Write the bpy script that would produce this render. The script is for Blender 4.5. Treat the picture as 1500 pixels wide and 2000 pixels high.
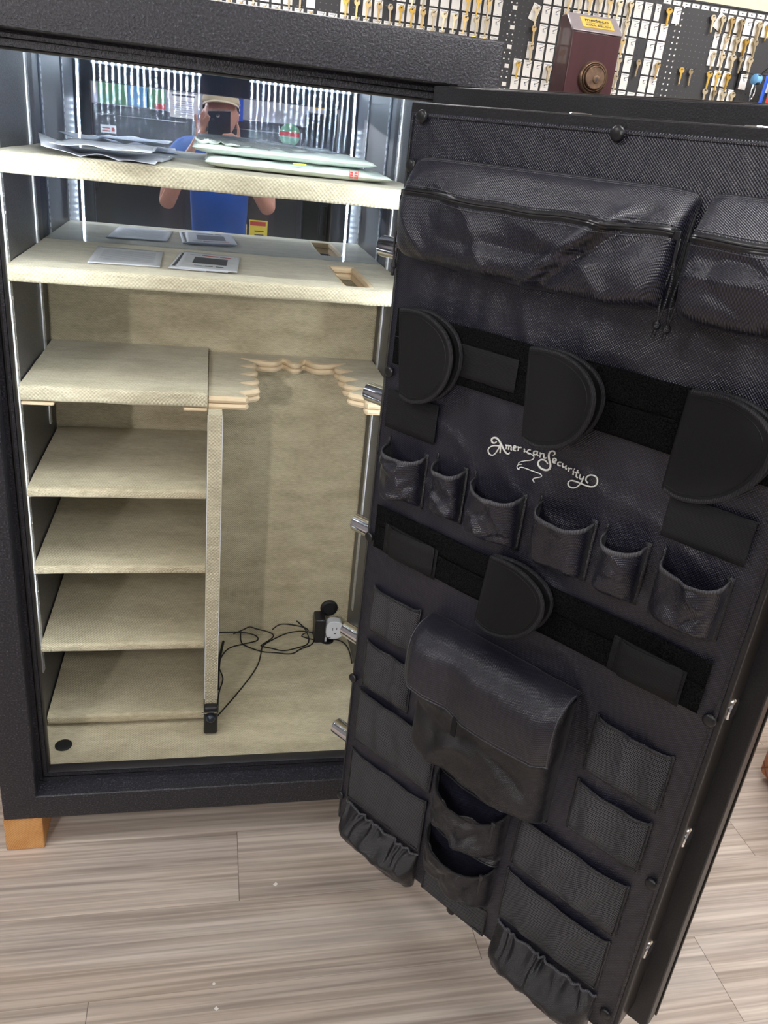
import bpy, bmesh, math, random
from mathutils import Vector, Matrix, noise
from math import sin, cos, pi, radians
random.seed(7)
for o in list(bpy.data.objects): bpy.data.objects.remove(o)
SC = bpy.context.scene
COL = SC.collection

# ------------------------------------------------------------------ camera
ZB = 0.105                       # the safe stands on 10 cm timber blocks
cam_d = bpy.data.cameras.new('camera'); cam = bpy.data.objects.new('camera', cam_d); COL.objects.link(cam)
cam_d.sensor_fit = 'HORIZONTAL'; cam_d.sensor_width = 36.0; cam_d.lens = 1585.9 / 1500 * 36
cam_d.clip_start = 0.004; cam_d.clip_end = 60
CX, CY, CZ = 0.4912, -1.6477, 1.6427 + ZB
cam.location = (CX, CY, CZ); cam.rotation_euler = (1.1407, -0.1021, -0.1884)
SC.camera = cam

# ------------------------------------------------------------------ world, lights, exposure
W = bpy.data.worlds.new('world'); SC.world = W; W.use_nodes = True
W.node_tree.nodes['Background'].inputs[0].default_value = (0.8, 0.85, 1, 1)
W.node_tree.nodes['Background'].inputs[1].default_value = 0.3
SC.view_settings.view_transform = 'Standard'; SC.view_settings.look = 'None'
SC.view_settings.gamma = 1; SC.view_settings.exposure = 0.2
PANEL_EMIT = 12.0                # ceiling panels
LED_EMIT = 760.0                  # led strips in the safe
PANELS = [(-1.2, -3.0), (0.9, -3.0), (3.0, -3.0), (-1.2, -0.7), (1.6, -0.75), (3.6, -0.7), (0.4, 1.35), (3.0, 1.35)]
CEIL = 2.95

# ------------------------------------------------------------------ material helpers
MATS = {}
def S(c):
    return tuple(((x / 12.92) if x <= 0.04045 else ((x + 0.055) / 1.055) ** 2.4) for x in c)
class NT:
    def __init__(s, name):
        s.m = bpy.data.materials.new(name); s.m.use_nodes = True; s.t = s.m.node_tree
        s.b = s.t.nodes['Principled BSDF']; s.tc = None
    def n(s, typ, **k):
        nd = s.t.nodes.new(typ)
        for a, b in k.items(): setattr(nd, a, b)
        return nd
    def L(s, a, b): s.t.links.new(a, b)
    def co(s, kind='Object', scale=(1, 1, 1), rot=(0, 0, 0)):
        if not s.tc: s.tc = s.n('ShaderNodeTexCoord')
        mp = s.n('ShaderNodeMapping'); mp.inputs['Scale'].default_value = scale; mp.inputs['Rotation'].default_value = rot
        s.L(s.tc.outputs[kind], mp.inputs[0]); return mp.outputs[0]
    def noise(s, vec, scale, detail=3, rough=.55):
        nd = s.n('ShaderNodeTexNoise'); nd.inputs['Scale'].default_value = scale; nd.inputs['Detail'].default_value = detail
        nd.inputs['Roughness'].default_value = rough; s.L(vec, nd.inputs['Vector']); return nd.outputs['Fac']
    def ramp(s, fac, stops):
        r = s.n('ShaderNodeValToRGB'); e = r.color_ramp.elements
        e[0].position, e[0].color = stops[0][0], (*stops[0][1], 1)
        e[1].position, e[1].color = stops[-1][0], (*stops[-1][1], 1)
        for p, c in stops[1:-1]:
            q = e.new(p); q.color = (*c, 1)
        s.L(fac, r.inputs[0]); return r.outputs[0]
    def math(s, op, a, b=None, c=None):
        nd = s.n('ShaderNodeMath', operation=op)
        for i, v in enumerate((a, b, c)):
            if v is None: continue
            if isinstance(v, (int, float)): nd.inputs[i].default_value = v
            else: s.L(v, nd.inputs[i])
        return nd.outputs[0]
    def sep(s, vec):
        nd = s.n('ShaderNodeSeparateXYZ'); s.L(vec, nd.inputs[0]); return nd.outputs
    def mix(s, fac, a, b, blend='MIX'):
        nd = s.n('ShaderNodeMix', data_type='RGBA', blend_type=blend)
        for i, v in ((0, fac), (6, a), (7, b)):
            if isinstance(v, (int, float)): nd.inputs[i].default_value = v
            elif isinstance(v, tuple): nd.inputs[i].default_value = (*v, 1)
            else: s.L(v, nd.inputs[i])
        return nd.outputs[2]
    def bump(s, h, strength=.3, dist=.001, normal=None):
        b = s.n('ShaderNodeBump'); b.inputs['Strength'].default_value = strength; b.inputs['Distance'].default_value = dist
        s.L(h, b.inputs['Height'])
        if normal: s.L(normal, b.inputs['Normal'])
        s.L(b.outputs[0], s.b.inputs['Normal']); return b.outputs[0]
    def base(s, c):
        if isinstance(c, tuple): s.b.inputs['Base Color'].default_value = (*c, 1)
        else: s.L(c, s.b.inputs['Base Color'])
    def set(s, **k):
        for a, v in k.items():
            s.b.inputs[a.replace('_', ' ')].default_value = v
def simple(name, col, rough=.5, metal=0, **k):
    n = NT(name); v = n.noise(n.co(), 30, 2)
    c = n.mix(v, tuple(x * .88 for x in col), tuple(min(1, x * 1.1) for x in col)); n.base(c)
    n.set(Roughness=rough, Metallic=metal, **k); MATS[name] = n.m; return n.m

# textured powder coat; glints of the grain painted in as pale speckle
n = NT('textured_paint'); v = n.co()
g = n.noise(v, 240, 2, .6); n.base(n.ramp(g, [(0.35, S((.08, .08, .10))), (.60, S((.18, .18, .21))), (.72, S((.34, .34, .39)))]))
n.set(Roughness=.42); n.bump(g, .9, .0016); MATS['textured'] = n.m
n = NT('satin_paint'); v = n.co(); g = n.noise(v, 500, 2)
n.base(S((.16, .155, .165))); n.set(Roughness=.38); n.bump(g, .12, .0006); MATS['satin'] = n.m
n = NT('door_paint'); v = n.co(); g = n.noise(v, 380, 2, .6); n.base(n.ramp(g, [(0.35, S((.10, .10, .11))), (.7, S((.165, .165, .18)))])); n.set(Roughness=.36); n.bump(g, .45, .001); MATS['door_paint'] = n.m
n = NT('liner_paint'); v = n.co(); g = n.noise(v, 330, 2, .6)
n.base(n.ramp(g, [(0.35, S((.15, .15, .165))), (.7, S((.36, .36, .39)))])); n.set(Roughness=.34); n.bump(g, .7, .0014); MATS['liner'] = n.m
# upholstery
def upholstery(name, c0, c1, weave):
    n = NT(name); v = n.co()
    g = n.noise(n.co(scale=(.7, 1.5, 1.8)), 11, 7, .68); f = n.noise(n.co(scale=(60, 300, 300)), 1, 3)
    x, y, z = n.sep(v); w = n.math('ADD', y, z); k = 2 * pi / weave
    p = n.math('SINE', n.math('MULTIPLY', x, k)); q = n.math('SINE', n.math('MULTIPLY', w, k))
    h = n.math('MULTIPLY', p, q)
    col = n.ramp(g, [(.28, c0), (.72, c1)])
    col = n.mix(.28, col, n.ramp(f, [(.3, tuple(.45 * a for a in c0)), (.7, c1)]))
    col = n.mix(n.math('MULTIPLY', n.math('MULTIPLY_ADD', h, -.5, .5), .40 if 'edge' in name else .16), col, tuple(.32 * a for a in c0))
    n.base(col); n.set(Roughness=.88, Sheen_Weight=.25, Sheen_Roughness=.4)
    hh = n.math('ADD', h, n.math('MULTIPLY', f, .8)); n.bump(hh, .55, .0012); MATS[name] = n.m
upholstery('cloth', S((.66, .61, .495)), S((.875, .83, .71)), .0075)
upholstery('cloth_edge', S((.69, .645, .535)), S((.885, .85, .735)), .0090)
simple('rim', S((.83, .745, .615)), .8)
# ballistic nylon
def nylon(name, c0, c1, pitch=.0034, rough=.40, wr=0.0):
    n = NT(name); x, y, z = n.sep(n.co()); k = 2 * pi / pitch; z = n.math('ADD', z, y)
    p = n.math('SINE', n.math('MULTIPLY', x, k * .75)); q = n.math('SINE', n.math('MULTIPLY', z, k * .75))
    h = n.math('MULTIPLY', p, q)
    fac = n.math('MULTIPLY_ADD', h, .5, .5); n.base(n.ramp(fac, [(.35, c0), (.92, c1)]))
    n.set(Roughness=rough, Sheen_Weight=.06, Sheen_Roughness=.3, Specular_IOR_Level=.72)
    sm = n.noise(n.co(), 14, 4, .6)
    b1 = n.n('ShaderNodeBump'); b1.inputs['Strength'].default_value = .35; b1.inputs['Distance'].default_value = .016; n.L(sm, b1.inputs['Height'])
    n.bump(h, .5, .0006, b1.outputs[0]); MATS[name] = n.m
nylon('nylon', S((.006, .006, .014)), S((.205, .205, .28)), rough=.33)
nylon('nylon_soft', S((.012, .012, .022)), S((.125, .125, .17)), .0024, .34)
def ribbed(name, c, pitch, rough=.6, vert=True):
    n = NT(name); x, y, z = n.sep(n.co()); h = n.math('SINE', n.math('MULTIPLY', x if vert else z, 2 * pi / pitch))
    n.base(n.ramp(n.math('MULTIPLY_ADD', h, .5, .5), [(0, tuple(.5 * a for a in c)), (1, c)])); n.set(Roughness=rough, Specular_IOR_Level=.3); n.bump(h, .4, .0006); MATS[name] = n.m
ribbed('binding', S((.37, .37, .39)), .0032)
ribbed('binding_dark', S((.19, .19, .205)), .0032)
ribbed('elastic', S((.125, .125, .135)), .0024, .7, False)
n = NT('velcro_loop'); g = n.noise(n.co(), 420, 3, .7); n.base(n.ramp(g, [(.4, (.0005, .0005, .0005)), (.75, (.022, .022, .023))])); n.set(Roughness=.95, Specular_IOR_Level=.08); n.bump(g, .8, .002); MATS['velcro'] = n.m
n = NT('neoprene'); g = n.noise(n.co(), 900, 2); n.base(n.ramp(g, [(.3, S((.10, .10, .105))), (.7, S((.135, .135, .14)))])); n.set(Roughness=.75, Specular_IOR_Level=.2); n.bump(g, .2, .0004); MATS['neoprene'] = n.m
# mesh pocket netting: fine hexagon holes
n = NT('netting'); x, y, z = n.sep(n.co()); k = 2 * pi / .0072
h = n.math('MULTIPLY', n.math('SINE', n.math('MULTIPLY', n.math('ADD', x, n.math('MULTIPLY', z, .75)), k)), n.math('SINE', n.math('MULTIPLY', n.math('SUBTRACT', x, n.math('MULTIPLY', z, .75)), k)))
n.base(n.ramp(n.math('ABSOLUTE', h), [(.24, S((.36, .36, .38))), (.5, (.001, .001, .001))])); n.set(Roughness=.55, Specular_IOR_Level=.25)
n.bump(n.math('MULTIPLY', n.math('ABSOLUTE', h), -1), .5, .001); MATS['netting'] = n.m
simple('black_plastic', S((.12, .12, .13)), .35)
simple('black_rubber', S((.07, .07, .075)), .6)
simple('zip_black', S((.13, .13, .14)), .3)
simple('thread', S((.92, .92, .90)), .6)
simple('chrome', (.82, .82, .84), .09, 1)
simple('steel', (.55, .54, .52), .28, 1)
simple('dark_steel', S((.26, .245, .235)), .3, .75)
simple('zinc', (.75, .76, .78), .35, .9)
simple('white_plastic', S((.90, .91, .93)), .35)
simple('paper', S((.82, .83, .86)), .65)
simple('ink', S((.25, .25, .28)), .7)
simple('ink_soft', S((.62, .64, .70)), .7)
simple('ink_red', S((.75, .35, .32)), .7)
simple('mylar', S((.86, .90, .87)), .28)
simple('card_white', S((.93, .92, .90)), .6)
simple('brass', S((.82, .71, .50)), .35, .7)
simple('nickel', S((.80, .74, .62)), .35, .85)
simple('gold', S((.86, .71, .36)), .33, .75)
simple('wire', S((.45, .46, .48)), .3, .9)
simple('cream_paint', S((.93, .87, .77)), .8)
simple('grey_paint', S((.60, .60, .62)), .85)
simple('ceiling_tile', S((.90, .90, .89)), .9)
simple('skin', S((.80, .58, .49)), .55)
simple('blue_shirt', S((.13, .36, .72)), .85)
simple('khaki', S((.82, .76, .64)), .85)
simple('denim', S((.16, .20, .30)), .9)
simple('hair', S((.12, .09, .07)), .7)
simple('phone_back', S((.16, .18, .22)), .2)
simple('blue_ink', S((.18, .36, .80)), .6)
simple('green_ink', S((.40, .62, .45)), .6)
simple('red_ink', S((.78, .22, .20)), .6)
simple('yellow_card', S((.93, .85, .25)), .6)
simple('plate_gold', S((.90, .77, .38)), .45)
simple('pink', S((.95, .35, .75)), .6)
simple('light_blue', S((.45, .68, .88)), .5)
simple('mauve', S((.72, .68, .70)), .3, .4)
n = NT('clear_film'); n.base((.95, .97, .98)); n.set(Roughness=.12, Transmission_Weight=.85, IOR=1.2, Alpha=.55); MATS['film'] = n.m
# tan leather
n = NT('tan_leather'); x, y, z = n.sep(n.co()); k = 2 * pi / .11
a = n.math('ABSOLUTE', n.math('SINE', n.math('MULTIPLY', n.math('ADD', n.math('ADD', x, y), z), k * .5))); b = n.math('ABSOLUTE', n.math('SINE', n.math('MULTIPLY', n.math('SUBTRACT', n.math('ADD', x, y), z), k * .5)))
h = n.math('MINIMUM', n.math('POWER', a, .5), n.math('POWER', b, .5)); n.base(n.ramp(h, [(.1, S((.45, .25, .16))), (.45, S((.79, .52, .37)))])); n.set(Roughness=.45); n.bump(h, .8, .012); MATS['tan'] = n.m
# dark red mahogany stain
n = NT('mahogany'); g = n.noise(n.co(scale=(60, 60, 4)), 1, 4); n.base(n.ramp(g, [(.2, S((.24, .115, .13))), (.8, S((.30, .15, .165)))])); n.set(Roughness=.3, Coat_Weight=.4); MATS['mahogany'] = n.m
n = NT('bronze'); g = n.noise(n.co(), 80, 3); n.base(n.ramp(g, [(.3, S((.40, .32, .26))), (.7, S((.56, .46, .38)))])); n.set(Roughness=.38, Metallic=.75); MATS['bronze'] = n.m
# timber block end grain
n = NT('pine_end'); mp = n.co(scale=(1, 1, 1)); wv = n.n('ShaderNodeTexWave', wave_type='RINGS', rings_direction='SPHERICAL'); wv.inputs['Scale'].default_value = 62; wv.inputs['Distortion'].default_value = 2.5; wv.inputs['Detail'].default_value = 2
mo = n.n('ShaderNodeMapping'); mo.inputs['Location'].default_value = (-.11, 0, .03); n.L(mp, mo.inputs[0]); n.L(mo.outputs[0], wv.inputs['Vector'])
g = n.noise(n.co(), 14, 4); c = n.ramp(wv.outputs['Fac'], [(.2, S((.86, .64, .38))), (.8, S((.74, .50, .27)))])
n.base(n.mix(.45, c, n.ramp(g, [(.35, S((.74, .50, .28))), (.65, S((.92, .74, .50)))]))); n.set(Roughness=.6); n.bump(g, .3, .002); MATS['pine'] = n.m
# vinyl plank floor: long streaks along x with plank joints
n = NT('vinyl_plank'); v = n.co(); x, y, z = n.sep(v); RH, PL = .222, 1.457
ry = n.math('DIVIDE', n.math('SUBTRACT', y, .014), RH); row = n.math('FLOOR', ry); fy = n.math('FRACT', ry)
px = n.math('DIVIDE', n.math('SUBTRACT', n.math('SUBTRACT', x, .58), n.math('MULTIPLY', n.math('ADD', row, 1.0), .892)), PL); ix = n.math('FLOOR', px); fx = n.math('FRACT', px)
dy = n.math('MULTIPLY', n.math('MINIMUM', fy, n.math('SUBTRACT', 1.0, fy)), RH); dx = n.math('MULTIPLY', n.math('MINIMUM', fx, n.math('SUBTRACT', 1.0, fx)), PL)
seam = n.math('MAXIMUM', n.math('MULTIPLY', n.math('LESS_THAN', dy, .0007), .30), n.math('MULTIPLY', n.math('LESS_THAN', dx, .0009), .75))
cv = n.n('ShaderNodeCombineXYZ'); n.L(n.math('MULTIPLY', ix, 3.17), cv.inputs[0]); n.L(n.math('MULTIPLY', row, 5.31), cv.inputs[1])
va = n.n('ShaderNodeVectorMath', operation='ADD'); n.L(cv.outputs[0], va.inputs[0]); n.L(v, va.inputs[1])
def str_(sc, s2, det, dist=0):
    mp = n.n('ShaderNodeMapping'); mp.inputs['Scale'].default_value = sc; n.L(va.outputs[0], mp.inputs[0])
    nd = n.n('ShaderNodeTexNoise'); nd.inputs['Scale'].default_value = s2; nd.inputs['Detail'].default_value = det; nd.inputs['Distortion'].default_value = dist; n.L(mp.outputs[0], nd.inputs['Vector']); return nd.outputs['Fac']
g1 = str_((.5, 11, 1), 1.6, 5, .8); g2 = str_((1.1, 60, 1), 1.5, 4, .4); g3 = str_((.7, 5, 1), 1.2, 3, 1.0)
c = n.ramp(g1, [(.28, S((.50, .445, .40))), (.42, S((.655, .595, .55))), (.54, S((.765, .71, .665))), (.66, S((.90, .855, .805))), (.78, S((.72, .685, .66)))])
c = n.mix(.45, c, n.ramp(g2, [(.32, S((.45, .40, .365))), (.47, S((.70, .64, .59))), (.62, S((.92, .87, .82)))]))
c = n.mix(.25, c, n.ramp(g3, [(.35, S((.60, .58, .57))), (.65, S((.81, .745, .67)))]))
c = n.mix(seam, c, S((.34, .29, .26)))
n.base(c); n.set(Roughness=.42, Specular_IOR_Level=.4); n.bump(g2, .15, .0006); MATS['floor'] = n.m
# mirror panel with a faint vertical brushed haze
n = NT('mirror_panel'); t = n.t; t.nodes.remove(n.b); out = t.nodes['Material Output']
g1 = n.n('ShaderNodeBsdfAnisotropic'); g1.inputs['Color'].default_value = (.70, .76, .86, 1); g1.inputs['Roughness'].default_value = .0
g2 = n.n('ShaderNodeBsdfAnisotropic'); g2.inputs['Color'].default_value = (.62, .74, .92, 1); g2.inputs['Roughness'].default_value = .075; g2.inputs['Anisotropy'].default_value = .93
cmb = n.n('ShaderNodeCombineXYZ'); cmb.inputs[0].default_value = 1.0
n.L(cmb.outputs[0], g2.inputs['Tangent'])
mx = n.n('ShaderNodeMixShader'); mx.inputs[0].default_value = .20; n.L(g1.outputs[0], mx.inputs[1]); n.L(g2.outputs[0], mx.inputs[2]); n.L(mx.outputs[0], out.inputs['Surface'])
MATS['mirror'] = n.m
def emis(name, col, st):
    n = NT(name); n.base((.8, .8, .8)); n.b.inputs['Emission Color'].default_value = (*col, 1); n.b.inputs['Emission Strength'].default_value = st; MATS[name] = n.m
emis('led', (.86, .95, 1.0), LED_EMIT); emis('led_lower', (.90, .96, 1.0), LED_EMIT * .30); emis('panel_light', (1.0, .985, .98), PANEL_EMIT)
# pegboard: dark board with small grey holes on a 23 mm grid
n = NT('pegboard'); x, y, z = n.sep(n.co()); P = .02316
fx = n.math('SUBTRACT', n.math('FRACT', n.math('DIVIDE', n.math('ADD', x, 50 * P - .0056), P)), .5); fz = n.math('SUBTRACT', n.math('FRACT', n.math('DIVIDE', z, P)), .5)
r = n.math('SQRT', n.math('ADD', n.math('MULTIPLY', fx, fx), n.math('MULTIPLY', fz, fz)))
pn = n.noise(n.co(), 1.7, 1)
n.base(n.mix(n.math('LESS_THAN', r, .105), S((.215, .215, .225)), n.ramp(pn, [(.4, S((.07, .07, .07))), (.6, S((.38, .38, .39)))]))); n.set(Roughness=.6); MATS['pegboard'] = n.m

# ------------------------------------------------------------------ mesh builder
class MB:
    def __init__(s): s.v = []; s.f = []; s.mi = []; s.cur = 0
    def add(s, vs, fs):
        b = len(s.v); s.v += [tuple(p) for p in vs]; s.f += [tuple(b + i for i in f) for f in fs]; s.mi += [s.cur] * len(fs)
    def box(s, x0, y0, z0, x1, y1, z1):
        s.add([(x0, y0, z0), (x1, y0, z0), (x1, y1, z0), (x0, y1, z0), (x0, y0, z1), (x1, y0, z1), (x1, y1, z1), (x0, y1, z1)],
              [(0, 3, 2, 1), (4, 5, 6, 7), (0, 1, 5, 4), (1, 2, 6, 5), (2, 3, 7, 6), (3, 0, 4, 7)])
    def tube(s, pts, r, seg=8, cap=True, closed=False):
        pts = [Vector(p) for p in pts]; n = len(pts); rr = r if isinstance(r, (list, tuple)) else [r] * n
        up = None; rings = []
        for i, p in enumerate(pts):
            if closed: t = pts[(i + 1) % n] - pts[i - 1]
            else: t = pts[min(i + 1, n - 1)] - pts[max(i - 1, 0)]
            if t.length < 1e-9: t = Vector((0, 0, 1))
            t.normalize()
            if up is None:
                up = Vector((0, 0, 1)) if abs(t.z) < .9 else Vector((1, 0, 0))
            a = t.cross(up)
            if a.length < 1e-6: a = t.cross(Vector((0, 1, 0)))
            a.normalize(); b = a.cross(t).normalized(); up = b
            rings.append([p + a * cos(2 * pi * k / seg) * rr[i] + b * sin(2 * pi * k / seg) * rr[i] for k in range(seg)])
        vs = [q for R in rings for q in R]; fs = []
        m = n if closed else n - 1
        for i in range(m):
            j = (i + 1) % n
            for k in range(seg):
                k2 = (k + 1) % seg; fs.append((i * seg + k, i * seg + k2, j * seg + k2, j * seg + k))
        if cap and not closed:
            fs.append(tuple(range(seg - 1, -1, -1))); fs.append(tuple((n - 1) * seg + k for k in range(seg)))
        s.add(vs, fs)
    def cyl(s, a, b, r, seg=20, r2=None): s.tube([a, b], [r, r2 if r2 is not None else r], seg)
    def lathe(s, prof, c, axis, seg=28):   # prof: (radius, height along axis)
        ax = Vector(axis).normalized(); u = ax.orthogonal().normalized(); w = ax.cross(u); c = Vector(c)
        vs = []; fs = []
        for r, h in prof:
            for k in range(seg): vs.append(c + ax * h + (u * cos(2 * pi * k / seg) + w * sin(2 * pi * k / seg)) * max(r, 1e-5))
        for i in range(len(prof) - 1):
            for k in range(seg): fs.append((i * seg + k, i * seg + (k + 1) % seg, (i + 1) * seg + (k + 1) % seg, (i + 1) * seg + k))
        fs.append(tuple(range(seg - 1, -1, -1))); fs.append(tuple((len(prof) - 1) * seg + k for k in range(seg)))
        s.add(vs, fs)
    def grid(s, nu, nv, fn, flip=False):
        vs = [fn(i / nu, j / nv) for j in range(nv + 1) for i in range(nu + 1)]; fs = []
        for j in range(nv):
            for i in range(nu):
                a = j * (nu + 1) + i; q = (a, a + 1, a + nu + 2, a + nu + 1)
                fs.append(q[::-1] if flip else q)
        s.add(vs, fs)
    def prism(s, poly, fn0, fn1):          # polygon extruded between two mappings
        n = len(poly); vs = [fn0(*p) for p in poly] + [fn1(*p) for p in poly]
        s.add(vs, [tuple(range(n - 1, -1, -1)), tuple(range(n, 2 * n))] + [(i, (i + 1) % n, n + (i + 1) % n, n + i) for i in range(n)])
def build(name, mb, mats, parent=None, smooth=True, bevel=0, seg=2, solid=0, sub=0, auto=40, loc=None):
    me = bpy.data.meshes.new(name); me.from_pydata(mb.v, [], mb.f); me.update()
    if isinstance(mats, str): mats = [mats]
    for m in mats: me.materials.append(MATS[m])
    for p, i in zip(me.polygons, mb.mi): p.material_index = min(i, len(mats) - 1)
    bm = bmesh.new(); bm.from_mesh(me); bmesh.ops.recalc_face_normals(bm, faces=bm.faces); bm.to_mesh(me); bm.free()
    if smooth:
        me.shade_smooth()
        if auto: me.set_sharp_from_angle(angle=radians(auto))
    o = bpy.data.objects.new(name, me); COL.objects.link(o)
    if parent: o.parent = parent
    if loc is not None: o.location = loc
    if solid:
        md = o.modifiers.new('solid', 'SOLIDIFY'); md.thickness = solid; md.offset = 0
    if bevel:
        md = o.modifiers.new('bevel', 'BEVEL'); md.width = bevel; md.segments = seg; md.limit_method = 'ANGLE'; md.angle_limit = radians(35); md.harden_normals = False
    if sub:
        md = o.modifiers.new('sub', 'SUBSURF'); md.levels = sub; md.render_levels = sub
    return o
def empty(name, loc=(0, 0, 0), rz=0, parent=None):
    o = bpy.data.objects.new(name, None); COL.objects.link(o); o.location = loc; o.rotation_euler = (0, 0, rz)
    if parent: o.parent = parent
    return o
def tag(o, label, cat, group=None, kind=None):
    o['label'] = label; o['category'] = cat
    if group: o['group'] = group
    if kind: o['kind'] = kind
    return o
def copy_tree(o, parent=None):
    c = o.copy(); COL.objects.link(c)
    if parent: c.parent = parent; c.matrix_parent_inverse = Matrix()
    for ch in o.children: copy_tree(ch, c)
    return c
def bbox(name, x0, y0, z0, x1, y1, z1, mat, parent=None, bevel=.002, seg=2):
    m = MB(); m.box(x0, y0, z0, x1, y1, z1); return build(name, m, mat, parent, bevel=bevel, seg=seg)
def chaikin(p, it=2, closed=True):
    for _ in range(it):
        q = []; n = len(p); rng = range(n) if closed else range(n - 1)
        if not closed: q.append(p[0])
        for i in rng:
            a, b = p[i], p[(i + 1) % n]
            q.append(tuple(.75 * x + .25 * y for x, y in zip(a, b))); q.append(tuple(.25 * x + .75 * y for x, y in zip(a, b)))
        if not closed: q.append(p[-1])
        p = q
    return p
def resample(P, n):
    cum = [0]
    for a, b in zip(P, P[1:]): cum.append(cum[-1] + math.dist(a, b))
    out = []; i = 0
    for k in range(n):
        t = cum[-1] * k / (n - 1)
        while i < len(P) - 2 and cum[i + 1] < t: i += 1
        w = (t - cum[i]) / max(1e-9, cum[i + 1] - cum[i]); out.append(tuple(a + (b - a) * w for a, b in zip(P[i], P[i + 1])))
    return out
def nz(x, y, s=0): return noise.noise(Vector((x, y, s)))
def ridge(x, y, s=0): return 1 - abs(noise.noise(Vector((x, y, s)))) * 2
def crease(x, y, s=0, k=5): return max(0, 1 - abs(noise.noise(Vector((x, y, s)))) * k) ** 1.5

# ------------------------------------------------------------------ the room
SPOT_E = 170
sp = bpy.data.lights.new('added_spot_lamp', 'SPOT'); sp.energy = SPOT_E; sp.spot_size = radians(60); sp.spot_blend = .5; sp.shadow_soft_size = .045; sp.color = (1.0, .95, .92)  # added unseen lamp: gives the door sharper shading and hand shadows
so = bpy.data.objects.new('added_spot_light', sp); COL.objects.link(so); so.location = (-.86, -3.98, 2.30); so.rotation_euler = (Vector((.95, -.40, .95)) - Vector(so.location)).to_track_quat('-Z', 'Y').to_euler()
FLOOR_Z = 0.0
def struct(name, mb, mat, **k):
    o = build(name, mb, mat, smooth=False, **k); o['kind'] = 'structure'; return o
m = MB(); m.box(-3, -4.2, -.05, 5.6, 2.28, 0); struct('floor', m, 'floor')
m = MB(); m.box(-3, -4.2, CEIL, 5.6, 2.28, CEIL + .05); struct('ceiling', m, 'ceiling_tile')
m = MB(); m.box(-3, 2.23 , 0, 5.6, 2.28, CEIL); struct('wall_back', m, 'cream_paint')
m = MB(); m.box(-3.05, -4.2, 0, -3, 2.28, CEIL); struct('wall_left', m, 'grey_paint')
m = MB(); m.box(5.6, -4.2, 0, 5.65, 2.28, CEIL); struct('wall_right', m, 'cream_paint')
m = MB(); m.box(-3, -4.25, 0, 5.6, -4.2, CEIL); struct('wall_front', m, 'grey_paint')
for i, (x, y) in enumerate(PANELS):
    t = empty('ceiling_light', (x, y, CEIL))
    f = MB(); f.box(-.62, -.32, -.03, .62, -.30, 0); f.box(-.62, .30, -.03, .62, .32, 0); f.box(-.62, -.3, -.03, -.60, .3, 0); f.box(.60, -.3, -.03, .62, .3, 0)
    build('frame', f, 'white_plastic', t, smooth=False)
    f = MB(); f.box(-.6, -.3, -.02, .6, .3, -.004); build('diffuser', f, 'panel_light', t, smooth=False)
    tag(t, 'flat white light panel in the shop ceiling, ' + ['left one behind the photographer', 'middle one behind the photographer', 'right one behind the photographer', 'left one above the photographer', 'middle one above the safe door', 'right one above the ottoman', 'left one near the pegboard wall', 'right one near the pegboard wall'][i], 'ceiling light', 'ceiling light panels')

# ------------------------------------------------------------------ the open gun safe (all local z is measured from its underside)
WS, HS, DS = 1.016, 1.829, .80
safe = empty('gun_safe', (0, 0, ZB))
tag(safe, 'open black gun safe with beige padded interior standing on timber blocks', 'safe')
# outer body: five walls with front frame
m = MB(); A0, A1, AZ0, AZ1 = .083, .933, .074, 1.747
m.box(0, 0, 0, A0, DS, HS); m.box(A1, 0, 0, WS, DS, HS); m.box(A0, 0, 0, A1, DS, AZ0 - .026); m.box(A0, 0, AZ1 + .045, A1, DS, HS); m.box(A0, .745, AZ0 - .026, A1, DS, AZ1 + .045)
def framed(x0, x1, z0, z1, y0, y1, w):      # a rectangular ring with outer bounds grown by w
    r = MB(); r.box(x0 - w, y0, z0 - w, x0, y1, z1 + w); r.box(x1, y0, z0 - w, x1 + w, y1, z1 + w); r.box(x0, y0, z0 - w, x1, y1, z0); r.box(x0, y0, z1, x1, y1, z1 + w); return r
# body as a lathe-like profile: outer shell ring and sloping reveal
m = MB()
def ring(m, loops):
    vs = []
    for (x0, x1, z0, z1, y) in loops: vs += [(x0, y, z0), (x1, y, z0), (x1, y, z1), (x0, y, z1)]
    fs = []
    for i in range(len(loops) - 1):
        for k in range(4): a = i * 4 + k; b = i * 4 + (k + 1) % 4; fs.append((a, b, b + 4, a + 4))
    m.add(vs, fs); return len(vs)
ring(m, [(0.006, WS - .006, 0.006, HS - .006, DS), (0, WS, 0, HS, DS - .006), (0, WS, 0, HS, .007), (.002, WS - .002, .002, HS - .002, .002), (.007, WS - .007, .007, HS - .007, 0), (A0 - .002, A1 + .002, AZ0 - .002, AZ1 + .002, 0), (A0, A1, AZ0, AZ1, .003),
         (A0 - .003, A1 + .003, AZ0 + .004, AZ1 - .004 + .004, .05), (.102, .914, .103, 1.722, .05), (.102, .914, .103, 1.722, .052)])
m.add([(0.006, DS, 0.006), (WS - .006, DS, .006), (WS - .006, DS, HS - .006), (.006, DS, HS - .006)], [(0, 1, 2, 3)])
build('body', m, 'textured', safe, auto=25)
# inner lip: rounded steel edge around the opening
m = MB(); ring(m, [(.1025, .9135, .1035, 1.7215, .0505), (.104, .912, .1075, 1.72, .047), (.107, .909, .109, 1.717, .05), (.107, .909, .109, 1.717, .072), (.105, .911, .107, 1.719, .078), (.05, .975, .03, 1.80, .079)])
build('inner_lip', m, 'satin', safe, auto=50)
m = MB(); m.tube([(.093, .051, .092), (.923, .051, .092), (.923, .051, 1.734), (.093, .051, 1.734)], .0035, 6, closed=True); build('door_seal', m, 'black_rubber', safe)
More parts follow.
